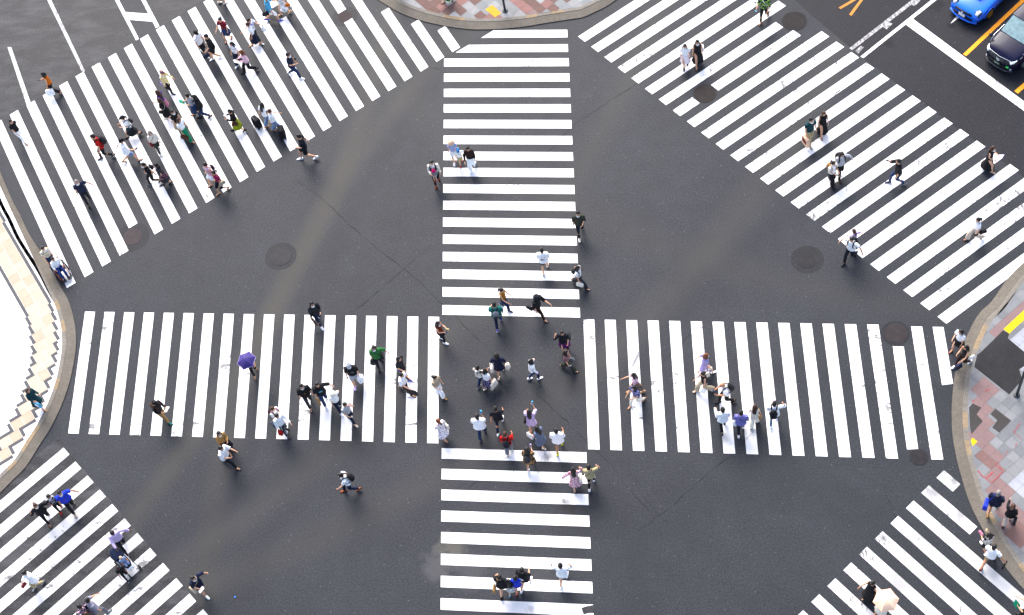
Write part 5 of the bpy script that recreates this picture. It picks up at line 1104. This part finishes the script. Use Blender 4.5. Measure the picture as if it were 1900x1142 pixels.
# --- baby in the carrier
f39 = [f for l, f in ALLP if l.startswith('man in a cream shirt wearing')][0]
bb = wpt(f39, f39.T((0, .2, .94)))
t = tagp(empty('baby_carrier', bb, f39.th, f39.s), 'grey baby carrier strapped to the man in the cream shirt', 'baby carrier')
g = Geo(); g.loft([(0, .02, -.02), (0, .05, .1), (0, .06, .22), (0, .05, .28)], [.1, .15, .15, .12], [.05, .09, .09, .06], n=14); g.build('panel', pm('grey'), t)
g = Geo(); g.loft([(-.17, -.1, .02), (-.1, .03, 0), (.1, .03, 0), (.17, -.1, .02)], .03, .02, n=8, xd=(0, 0, 1)); g.build('waist_belt', pm('dgrey'), t)
for s in (1, -1): g = Geo(); g.loft([(s * .1, .02, .25), (s * .12, -.08, .42), (s * .11, -.2, .48)], .03, .015, n=8, xd=(1, 0, 0)); g.build('strap', pm('dgrey'), t)
bz = wpt(f39, f39.T((0, .235, .80)))
P(801, 312, (1, 10), 'baby in a hot pink sun hat inside the grey carrier', H=.72, hs=1.55, sit=.46, arms='DD', hr='short:k', ht='bucket:hot', top='tee:lgrey', bot='shorts:lgrey', sh='shoe:red', at=bz)
# --- wheelchair
wa = dirang(112, 496, (8, 11)); wp = G(109, 497, .5); W0 = np.array((wp[0], wp[1], 0.0))
t = tagp(empty('wheelchair', W0, wa), 'red framed wheelchair on the first stripe beside the left kerb', 'wheelchair')
red_m = M('#a3141f', .35, .06, spec=.5)
for s in (1, -1):
    g = Geo(); N = 28; pts = [(s * .31, math.cos(a) * .29 - .08, .30 + math.sin(a) * .29) for a in np.linspace(0, 2 * math.pi, N)]
    g.loft(pts, .022, n=8, xd=(1, 0, 0)); w_ = g.build('wheel', rub_m, t)
    g = Geo(); g.loft([(s * .345, math.cos(a) * .255 - .08, .30 + math.sin(a) * .255) for a in np.linspace(0, 2 * math.pi, N)], .009, n=6, xd=(1, 0, 0)); g.build('push_rim', steel_m, w_)
    g = Geo()
    for a in np.linspace(0, math.pi, 9)[:-1]: g.loft([(s * .31, math.cos(a) * .28 - .08, .30 + math.sin(a) * .28), (s * .31, -math.cos(a) * .28 - .08, .30 - math.sin(a) * .28)], .004, n=5, xd=(1, 0, 0))
    g.loft([(s * .27, -.08, .30), (s * .34, -.08, .30)], .03, n=10, xd=(0, 1, 0)); g.build('spokes', steel_m, w_)
    g = Geo(); g.loft([(s * .24, .36, .085), (s * .28, .36, .085)], .08, n=14, xd=(0, 1, 0)); g.build('caster', rub_m, t)
    g = Geo(); g.loft([(s * .24, -.22, .95), (s * .24, -.2, .5), (s * .24, .28, .5), (s * .23, .46, .16)], .014, n=8); g.loft([(s * .24, -.2, .5), (s * .24, -.2, .2), (s * .24, .3, .2), (s * .24, .34, .16)], .014, n=8); g.loft([(s * .25, -.2, .70), (s * .25, .18, .70), (s * .25, .22, .5)], .014, n=8); g.build('side_frame', red_m, t)
    g = Geo(); g.box((s * .25, 0, .725), (.06, .32, .035)); bevel(g.build('armrest', black_m, t, False), .01)
    g = Geo(); g.loft([(s * .24, -.22, .95), (s * .24, -.34, .96)], .018, n=8, xd=(1, 0, 0)); g.build('push_handle', black_m, t)
    g = Geo(); g.box((s * .12, .54, .14), (.17, .18, .02)); bevel(g.build('footrest', M('#2a2b2e', .5), t, False), .006)
g = Geo(); g.box((0, .04, .50), (.44, .44, .05)); bevel(g.build('seat', black_m, t, False), .015)
g = Geo(); g.box((0, -.21, .72), (.44, .04, .42)); bevel(g.build('backrest', black_m, t, False), .015)
def wl(p, o, a): c, s = math.cos(a), math.sin(a); return (o[0] + p[0] * c - p[1] * s, o[1] + p[0] * s + p[1] * c, o[2] + p[2])
P(97, 472, (8, 11), 'person in a white top seated in the wheelchair with dark blue trousers', H=1.60, sit=.60, arms='CC', hr='short:k', top='long:white', bot='trousers:blue' if 0 else 'trousers:#22408a', sh='shoe:navy', mk=1, at=wl((0, -.06, 0), W0, wa))
P(79, 461, (8, 11), 'carer in a beige print shirt and jeans pushing the wheelchair', H=1.62, st=.4, arms=((34, 6, 26, 0), (34, 6, 26, 0)), hr='short:k', mk=1, top='tee:blotch:cream:khaki', bot='trousers:denim', sh='shoe:black', lean=10, nod=16)
# --- pushchair
sa = dirang(226, 1040, (10, 9)); sp = G(228, 1040, .55); S0 = np.array((sp[0], sp[1], 0.0))
t = tagp(empty('pushchair', S0, sa), 'white and navy pushchair pushed by the man in the lavender shirt', 'pushchair')
wht = M('#e9eae8', .5, .05); nav = M('#18233c', .85, .1)
g = Geo(); g.loft([(0, -.42, .86), (0, -.25, .62), (0, .0, .48), (0, .28, .46), (0, .48, .42)], [.16, .22, .235, .215, .1], [.05, .07, .06, .05, .03], n=16, xd=(1, 0, 0)); g.build('shell', wht, t)
g = Geo(); g.loft([(0, -.34, .84), (0, -.2, .70), (0, .02, .56), (0, .24, .53), (0, .4, .49)], [.13, .19, .2, .19, .1], [.03, .05, .05, .05, .03], n=16, xd=(1, 0, 0)); g.build('seat_pad', black_m, t)
V = []; F = []
for i in range(7):
    a = math.pi * i / 6 * .62
    for j in range(11):
        b = math.pi * j / 10; V.append((math.cos(b) * .225, -.28 - .22 * math.cos(a) * math.sin(b) + .42 * math.sin(a) * .55, .72 + .30 * math.sin(b) * (1 - .08 * i)))
for i in range(6):
    for j in range(10): F.append((i * 11 + j, i * 11 + j + 1, (i + 1) * 11 + j + 1, (i + 1) * 11 + j))
g = Geo(); g.add(V, F); o = g.build('canopy', nav, t); q = o.modifiers.new('cloth', 'SOLIDIFY'); q.thickness = .008
g = Geo(); g.loft([(-.23, .3, .48), (-.24, -.1, .62), (-.24, -.5, .95), (-.18, -.6, 1.0), (.18, -.6, 1.0), (.24, -.5, .95), (.24, -.1, .62), (.23, .3, .48)], .014, n=8, xd=(0, 0, 1)); g.build('handle_bar', black_m, t)
for s in (1, -1):
    for y, r_ in ((-.33, .13), (.5, .1)):
        g = Geo(); g.loft([(s * .26 - .025, y, r_), (s * .26 + .025, y, r_)], r_, n=18, xd=(0, 1, 0)); w_ = g.build('wheel', rub_m, t)
        g = Geo(); g.loft([(s * .26 - .03, y, r_), (s * .26 + .03, y, r_)], r_ * .55, n=14, xd=(0, 1, 0)); g.build('hub', M('#5b5d60', .5), w_)
    g = Geo(); g.loft([(s * .24, -.33, .14), (s * .24, .0, .45), (s * .24, .5, .12)], .014, n=8); g.build('leg', M('#3a3b3e', .4), t)
P(228, 1041, (10, 9), 'small child with light hair and pale blue clothes sitting in the pushchair', g='m', H=.98, hs=1.3, sit=.62, arms='CC', hr='short:l', top='tee:#a9c2e8', bot='knee:#8aa6d6', sh='shoe:black', sk='m', at=wl((0, .06, .2), S0, sa), nod=10)
# ---------------------------------------------------------------- cars
glass_m = M('#27363a', .06, .05, 2, spec=.9); plate_w = M('#eeeeea', .5, .03); chrome = M('#c9ccd0', .15, .03, spec=.8, metal=.9)
def text(body, size, loc, rot, m, parent, name='lettering', ext=.002):
    cu = bpy.data.curves.new(name, 'FONT'); cu.body = body; cu.size = size; cu.align_x = 'CENTER'; cu.align_y = 'CENTER'; cu.extrude = ext
    tmp = bpy.data.objects.new('t', cu); col.objects.link(tmp); me = bpy.data.meshes.new_from_object(tmp.evaluated_get(bpy.context.evaluated_depsgraph_get()))
    bpy.data.objects.remove(tmp); me.materials.clear(); me.materials.append(m)
    o = bpy.data.objects.new(name, me); col.objects.link(o); o.parent = parent; o.location = loc; o.rotation_euler = rot; return o
def car(px, py, zf, d, lab, paint_, st, roof, wheel_m, wr, whl, gm=glass_m):
    """st: stations (y, half width, low edge, shoulder height, crown) from nose to tail; roof: glasshouse; nose at +y"""
    th = dirang(px, py, d); p = G(px, py, zf); t = tagp(empty('parked_car' if 0 else 'waiting_car', (p[0], p[1], 0), th), lab, 'car', 'cars waiting at the stop line')
    n = len(st); prof = []
    for (y, w_, zb, zs, cr) in st:
        half = [(0, zb), (w_ * .8, zb), (w_ * .965, zb + .07), (w_, zb + (zs - zb) * .42), (w_ * .99, zb + (zs - zb) * .74), (w_ * .945, zs - .03), (w_ * .86, zs + .012), (w_ * .45, zs + cr * .8), (0, zs + cr)]
        ring = [(x, z) for x, z in half] + [(-x, z) for x, z in half[-2:0:-1]]
        prof.append([(x, y, z) for x, z in ring])
    m_ = len(prof[0]); V = [q for r in prof for q in r]; F = []
    for i in range(n - 1):
        for j in range(m_): F.append((i * m_ + j, (i + 1) * m_ + j, (i + 1) * m_ + (j + 1) % m_, i * m_ + (j + 1) % m_))
    F += [tuple(range(m_))[::-1] if 0 else tuple(range(m_)), tuple(range((n - 1) * m_, n * m_))[::-1]]
    g = Geo(); g.add(V, F); o = g.build('body', paint_, t); s_ = o.modifiers.new('sub', 'SUBSURF'); s_.levels = 2; s_.render_levels = 2
    (yb, yt, yr, ye, wb, wt, zb, zt) = roof          # windscreen foot, roof front, roof rear, rear glass foot, half widths, heights
    B = [(-wb, yb, zb), (wb, yb, zb), (wb, ye, zb), (-wb, ye, zb)]; T_ = [(-wt, yt, zt - .05), (wt, yt, zt - .05), (wt, yr, zt - .05), (-wt, yr, zt - .05)]
    g = Geo(); g.add(B + T_, [(0, 1, 5, 4), (1, 2, 6, 5), (2, 3, 7, 6), (3, 0, 4, 7)]); bevel(g.build('pillar_frame', paint_, t, False), .03)
    g = Geo(); k = 8; VV = []
    for i in range(k + 1):
        for j in range(k + 1):
            x = (j / k * 2 - 1); y = yt + (yr - yt) * i / k; e = (1 - x ** 4) * (1 - (2 * i / k - 1) ** 6)
            VV.append((x * wt, y, zt - .052 + .052 * e))
    g.add(VV, [(i * (k + 1) + j, i * (k + 1) + j + 1, (i + 1) * (k + 1) + j + 1, (i + 1) * (k + 1) + j)[::-1] for i in range(k) for j in range(k)]); g.build('roof', paint_, t)
    def pane(a, b, c, d_, name, ins, off):
        a, b, c, d_ = (np.array(q, float) for q in (a, b, c, d_)); ce = (a + b + c + d_) / 4; nn = nrm(np.cross(b - a, d_ - a)); 
        if np.dot(nn, ce - np.array((0, (yb + ye) / 2, zb))) < 0: nn = -nn
        q = [p_ + (ce - p_) * ins + nn * off for p_ in (a, b, c, d_)]; bul = [nn * .0] * 4
        VV = []; K = 6
        for i in range(K + 1):
            for j in range(K + 1):
                u, v = j / K, i / K; pt = (q[0] * (1 - u) + q[1] * u) * (1 - v) + (q[3] * (1 - u) + q[2] * u) * v
                VV.append(pt + nn * .03 * math.sin(math.pi * u) * (1 if name == 'windscreen' else .2))
        g = Geo(); g.add(VV, [(i * (K + 1) + j, i * (K + 1) + j + 1, (i + 1) * (K + 1) + j + 1, (i + 1) * (K + 1) + j) for i in range(K) for j in range(K)]); return g.build(name, gm, t)
    pane(B[0], B[1], T_[1], T_[0], 'windscreen', .07, .006); pane(B[3], B[2], T_[2], T_[3], 'rear_window', .1, .006)
    for s in (1, -1):
        b0, b1 = (B[1], B[2]) if s > 0 else (B[0], B[3]); t0, t1 = (T_[1], T_[2]) if s > 0 else (T_[0], T_[3])
        mb = tuple((np.array(b0) + np.array(b1)) / 2); mt = tuple((np.array(t0) + np.array(t1)) / 2)
        pane(b0, mb, mt, t0, 'side_window', .09, .006); pane(mb, b1, t1, mt, 'side_window', .09, .006)
        for y in whl:
            i = min(range(n), key=lambda q: abs(st[q][0] - y)); w_ = st[i][1]
            g = Geo(); g.loft([(s * (w_ - .19), y, wr), (s * (w_ - .005), y, wr), (s * (w_ + .012), y, wr)], [wr, wr, wr * .93], n=28, xd=(0, 1, 0)); wh = g.build('wheel', rub_m, t)
            g = Geo(); g.loft([(s * (w_ - .01), y, wr), (s * (w_ + .018), y, wr)], [wr * .66, wr * .62], n=24, xd=(0, 1, 0)); g.build('rim_dish', M('#1b1b1d', .5), wh)
            g = Geo()
            for a in range(7):
                q = 2 * math.pi * a / 7; g.loft([(s * (w_ + .022), y + math.cos(q) * .04, wr + math.sin(q) * .04), (s * (w_ + .022), y + math.cos(q) * wr * .62, wr + math.sin(q) * wr * .62)], [.026, .018], [.008, .008], n=6, xd=(0, -math.sin(q), math.cos(q)))
            aa = np.linspace(0, 2 * math.pi, 26); g.loft([(s * (w_ + .02), y + math.cos(a) * wr * .65, wr + math.sin(a) * wr * .65) for a in aa], .014, n=6, xd=(1, 0, 0)); g.build('rim', wheel_m, wh)
            g = Geo(); aa = np.linspace(-.15, math.pi + .15, 18); g.loft([(s * (w_ - .004), y + math.cos(a) * (wr + .045), wr + math.sin(a) * (wr + .045)) for a in aa], .022, n=6, xd=(1, 0, 0)); g.build('arch_lip', paint_, t)
    return t
def blob(t, name, m, pts, r, r2=None, n=10, xd=(1, 0, 0)):
    g = Geo(); g.loft(pts, r, r2, n=n, xd=xd); return g.build(name, m, t)
DR = (-10, 9.4)
blue_m = M('#156ae6', .28, .06, 3, spec=.4, coat=.3)
t = car(1786, 31, .22, DR, 'bright blue sports saloon with gold wheels and a bonnet scoop waiting behind the stop line', blue_m,
    [(0.02, .62, .24, .50, .04), (-.06, .74, .20, .58, .06), (-.22, .83, .18, .66, .07), (-.6, .87, .2, .76, .07), (-1.25, .875, .2, .86, .07), (-1.6, .87, .2, .90, .05), (-2.6, .87, .2, .92, .03), (-3.5, .87, .22, .93, .04), (-4.1, .85, .26, .92, .05), (-4.35, .72, .32, .8, .05)],
    (-1.35, -2.05, -3.0, -3.7, .74, .56, .90, 1.42), M('#b8892e', .35, .06, spec=.5, metal=.5), .31, (-.82, -3.45))
g = Geo(); g.loft([(0, -1.12, .99), (0, -.95, 1.0), (0, -.78, .955)], [.3, .31, .29], [.03, .06, .05], n=14); g.build('bonnet_scoop', blue_m, t)
g = Geo(); g.loft([(0, -.795, .96), (0, -.768, .955)], [.26, .26], [.035, .035], n=14); g.build('scoop_mouth', black_m, t)
for s in (1, -1):
    blob(t, 'headlight', M('#2b2d30', .15, .05, spec=.7), [(s * .6, -.12, .60), (s * .62, -.24, .695), (s * .66, -.40, .71)], [.14, .16, .09], [.05, .05, .03]); blob(t, 'lamp_lens', M('#dfe4e8', .1, .03, spec=.8), [(s * .60, -.10, .63), (s * .62, -.24, .725), (s * .66, -.36, .735)], [.08, .09, .05], [.03, .03, .02])
    blob(t, 'wing_mirror', blue_m, [(s * .84, -1.55, .98), (s * 1.0, -1.52, 1.0)], .075, .06)
g = Geo(); g.loft([(-.44, .0, .585), (0, .045, .59), (.44, .0, .585)], .055, .05, n=10, xd=(0, 0, 1)); g.build('grille', black_m, t)
blob(t, 'emblem', chrome, [(-.045, .095, .60), (0, .105, .605), (.045, .095, .60)], [.01, .026, .01], [.01, .014, .01])
g = Geo(); g.loft([(-.5, .02, .33), (0, .06, .33), (.5, .02, .33)], .06, .05, n=10, xd=(0, 0, 1)); g.build('lower_grille', black_m, t)
blob(t, 'front_lip', blue_m, [(-.72, -.08, .2), (-.4, .05, .2), (0, .09, .2), (.4, .05, .2), (.72, -.08, .2)], .05, .06, xd=(0, 0, 1))
g = Geo(); g.box((0, .115, .45), (.33, .012, .165)); o = g.build('number_plate', plate_w, t, False)
navy_m = M('#143a7a', .85, .16, 7, .25) if 0 else taupe_dark if 0 else M('#1c1e4a', .25, .05, 3, spec=.6, coat=.5)
cab = M('#0b0e2a', .3, .05, 3, spec=.18, coat=.08)
t = car(1851, 121, .22, DR, 'tall dark navy taxi cab with a chrome trimmed grille waiting behind the stop line', cab,
    [(0.02, .60, .26, .70, .03), (-.06, .72, .20, .84, .05), (-.2, .80, .18, .93, .06), (-.55, .845, .2, 1.0, .06), (-.95, .85, .2, 1.07, .05), (-1.3, .85, .2, 1.1, .03), (-2.4, .85, .2, 1.1, .02), (-3.6, .85, .22, 1.1, .02), (-4.2, .84, .24, 1.08, .02), (-4.38, .76, .3, 1.0, .02)],
    (-.98, -1.62, -4.0, -4.25, .80, .70, 1.09, 1.75), M('#8d9094', .3, .05, spec=.6, metal=.6), .315, (-.78, -3.5), M('#8ba5a4', .08, .3, 5, spec=.8))
blob(t, 'bonnet_trim', chrome, [(-.72, -.16, .86), (-.55, -.03, .87), (0, .035, .865), (.55, -.03, .87), (.72, -.16, .86)], .016, .014, xd=(0, 0, 1))
g = Geo(); g.loft([(-.52, -.02, .70), (-.3, .045, .70), (0, .06, .70), (.3, .045, .70), (.52, -.02, .70)], .13, .03, n=10, xd=(0, 0, 1)); gr_ = g.build('grille', M('#23252b', .35), t)
for i in range(11):
    x = (i - 5) * .095; y = .09 - .16 * x * x * 2; blob(gr_, 'grille_bar', M('#6f737a', .25, .05, spec=.6, metal=.5), [(x, y, .60), (x, y - .01, .80)], .012)
g = Geo(); aa = np.linspace(0, 2 * math.pi, 24); g.loft([(math.cos(a) * .085, .10, .70 + math.sin(a) * .06) for a in aa], .011, n=6, xd=(0, 1, 0)); g.loft([(math.cos(a) * .03, .10, .70 + math.sin(a) * .058) for a in aa], .008, n=6, xd=(0, 1, 0)); g.loft([(math.cos(a) * .06, .10, .722 + math.sin(a) * .02) for a in aa], .008, n=6, xd=(0, 1, 0)); g.build('emblem', chrome, t)
for s in (1, -1):
    blob(t, 'headlight', M('#dfe4e8', .12, .06, spec=.8), [(s * .56, -.0, .79), (s * .66, -.1, .82), (s * .74, -.26, .88)], [.085, .08, .04], [.04, .05, .03])
    blob(t, 'head_lamp_bezel', M('#15161a', .3), [(s * .56, -.02, .765), (s * .68, -.12, .79), (s * .77, -.28, .86)], [.1, .12, .06], [.05, .06, .05])
    blob(t, 'fog_lamp', M('#c8ccd0', .2), [(s * .64, -.02, .40), (s * .66, -.0, .40)], .045)
    blob(t, 'wing_mirror', cab, [(s * .82, -.5, 1.16), (s * .9, -.46, 1.17), (s * .93, -.42, 1.17)], [.05, .1, .08], [.05, .08, .06])
    blob(t, 'side_trim', chrome, [(s * .80, -.35, .93), (s * .855, -.7, 1.02), (s * .86, -1.6, 1.075), (s * .86, -3.8, 1.08)], .011)
g = Geo(); g.loft([(-.52, .0, .36), (0, .05, .36), (.52, .0, .36)], .08, .05, n=10, xd=(0, 0, 1)); g.build('lower_grille', M('#0c0d10', .4), t)
blob(t, 'bumper_lip', M('#3d4045', .4), [(-.7, -.12, .22), (-.45, .05, .22), (0, .09, .22), (.45, .05, .22), (.7, -.12, .22)], .03, .05, xd=(0, 0, 1))
g = Geo(); g.box((0, .115, .50), (.33, .012, .165)); o = g.build('number_plate', M('#0e3b24', .5), t, False)
pw = M('#eef2ec', .5); text('15-76', .105, (.02, .1235, .48), (R(90), 0, R(180)), pw, o)
g = Geo(); g.box((-.50, .045, .50), (.13, .02, .12), rz=.2); st_ = g.build('sticker', M('#10c860', .5), t, False)
text('✓' if 0 else 'V', .09, (-.50, .058, .50), (R(90), 0, R(180)), M('#e8f25a', .5), st_, 'tick')
for x in (-.25, .3): blob(t, 'wiper', black_m, [(x - .28, -1.0, 1.115), (x + .05, -1.06, 1.165), (x + .32, -1.07, 1.175)], .012, .008, n=6, xd=(0, 0, 1))
# ---------------------------------------------------------------- turn the joined shapes into single skins
bpy.context.view_layer.update()
dg = bpy.context.evaluated_depsgraph_get()
done = [(o, bpy.data.meshes.new_from_object(o.evaluated_get(dg))) for o in HIDE]
for o, me in done:
    old = o.data; o.modifiers.clear(); o.data = me
    if len(me.materials) == 0:
        for m_ in old.materials: me.materials.append(m_)
    bpy.data.meshes.remove(old)
def folds(me, amp, seed):
    n = len(me.vertices); co = np.empty(n * 3); me.vertices.foreach_get('co', co); co = co.reshape(-1, 3)
    nr = np.empty(n * 3); me.vertex_normals.foreach_get('vector', nr); nr = nr.reshape(-1, 3)
    rg = np.random.RandomState(int(seed * 1000) % 99991); d = np.zeros(n)
    for i in range(5):
        k = rg.normal(size=3) * np.array([1, 1, .8]); k /= np.linalg.norm(k); lam = rg.uniform(.07, .2)
        d += np.sin(co @ k * 2 * math.pi / lam + rg.uniform(0, 6)) * (.5 + .5 * np.sin(co @ rg.normal(size=3) * 9 + rg.uniform(0, 6)))
    co += nr * (np.abs(d) - .6)[:, None] * amp * .55
    me.vertices.foreach_set('co', co.ravel()); me.polygons.foreach_set('use_smooth', [True] * len(me.polygons)); me.update()
for p in POST:
    if p[0] == 'cloth':
        _, o, f, amp, seed = p; folds(o.data, amp, seed)
    else:
        _, o, f, hg, hs = p; me = o.data
        n = len(me.polygons); c = np.empty(n * 3); me.polygons.foreach_get('center', c); c = c.reshape(-1, 3)
        mi = np.zeros(n, int); near = np.where(np.linalg.norm(c - f.head, axis=1) < .16 * hs)[0]
        for s in (1, -1):
            e = f.L2((s * .032, .09, .006)); mi[near[np.linalg.norm((c[near] - e), axis=1) < .017 * hs]] = 1
            e = f.L2((s * .033, .092, .034)); mi[near[np.linalg.norm((c[near] - e) * np.array([.6, 1, 1.6]), axis=1) < .015 * hs]] = 1
        e = f.L2((0, .088, -.068)); mi[near[np.linalg.norm((c[near] - e) * np.array([.7, 1, 1.5]), axis=1) < .019 * hs]] = 2
        # add the separate fingers to the same skin
        nv = len(me.vertices); co = np.empty(nv * 3); me.vertices.foreach_get('co', co)
        V = co.reshape(-1, 3).tolist(); F = [tuple(q.vertices) for q in me.polygons]
        k0 = len(F); V += hg.v; F += [tuple(i + nv for i in q) for q in hg.f]
        m2 = bpy.data.meshes.new('body'); m2.from_pydata(V, [], F)
        for m_ in me.materials: m2.materials.append(m_)
        m2.polygons.foreach_set('material_index', list(mi) + [0] * (len(F) - k0)); m2.polygons.foreach_set('use_smooth', [True] * len(F)); m2.update()
        o.data = m2; bpy.data.meshes.remove(me)
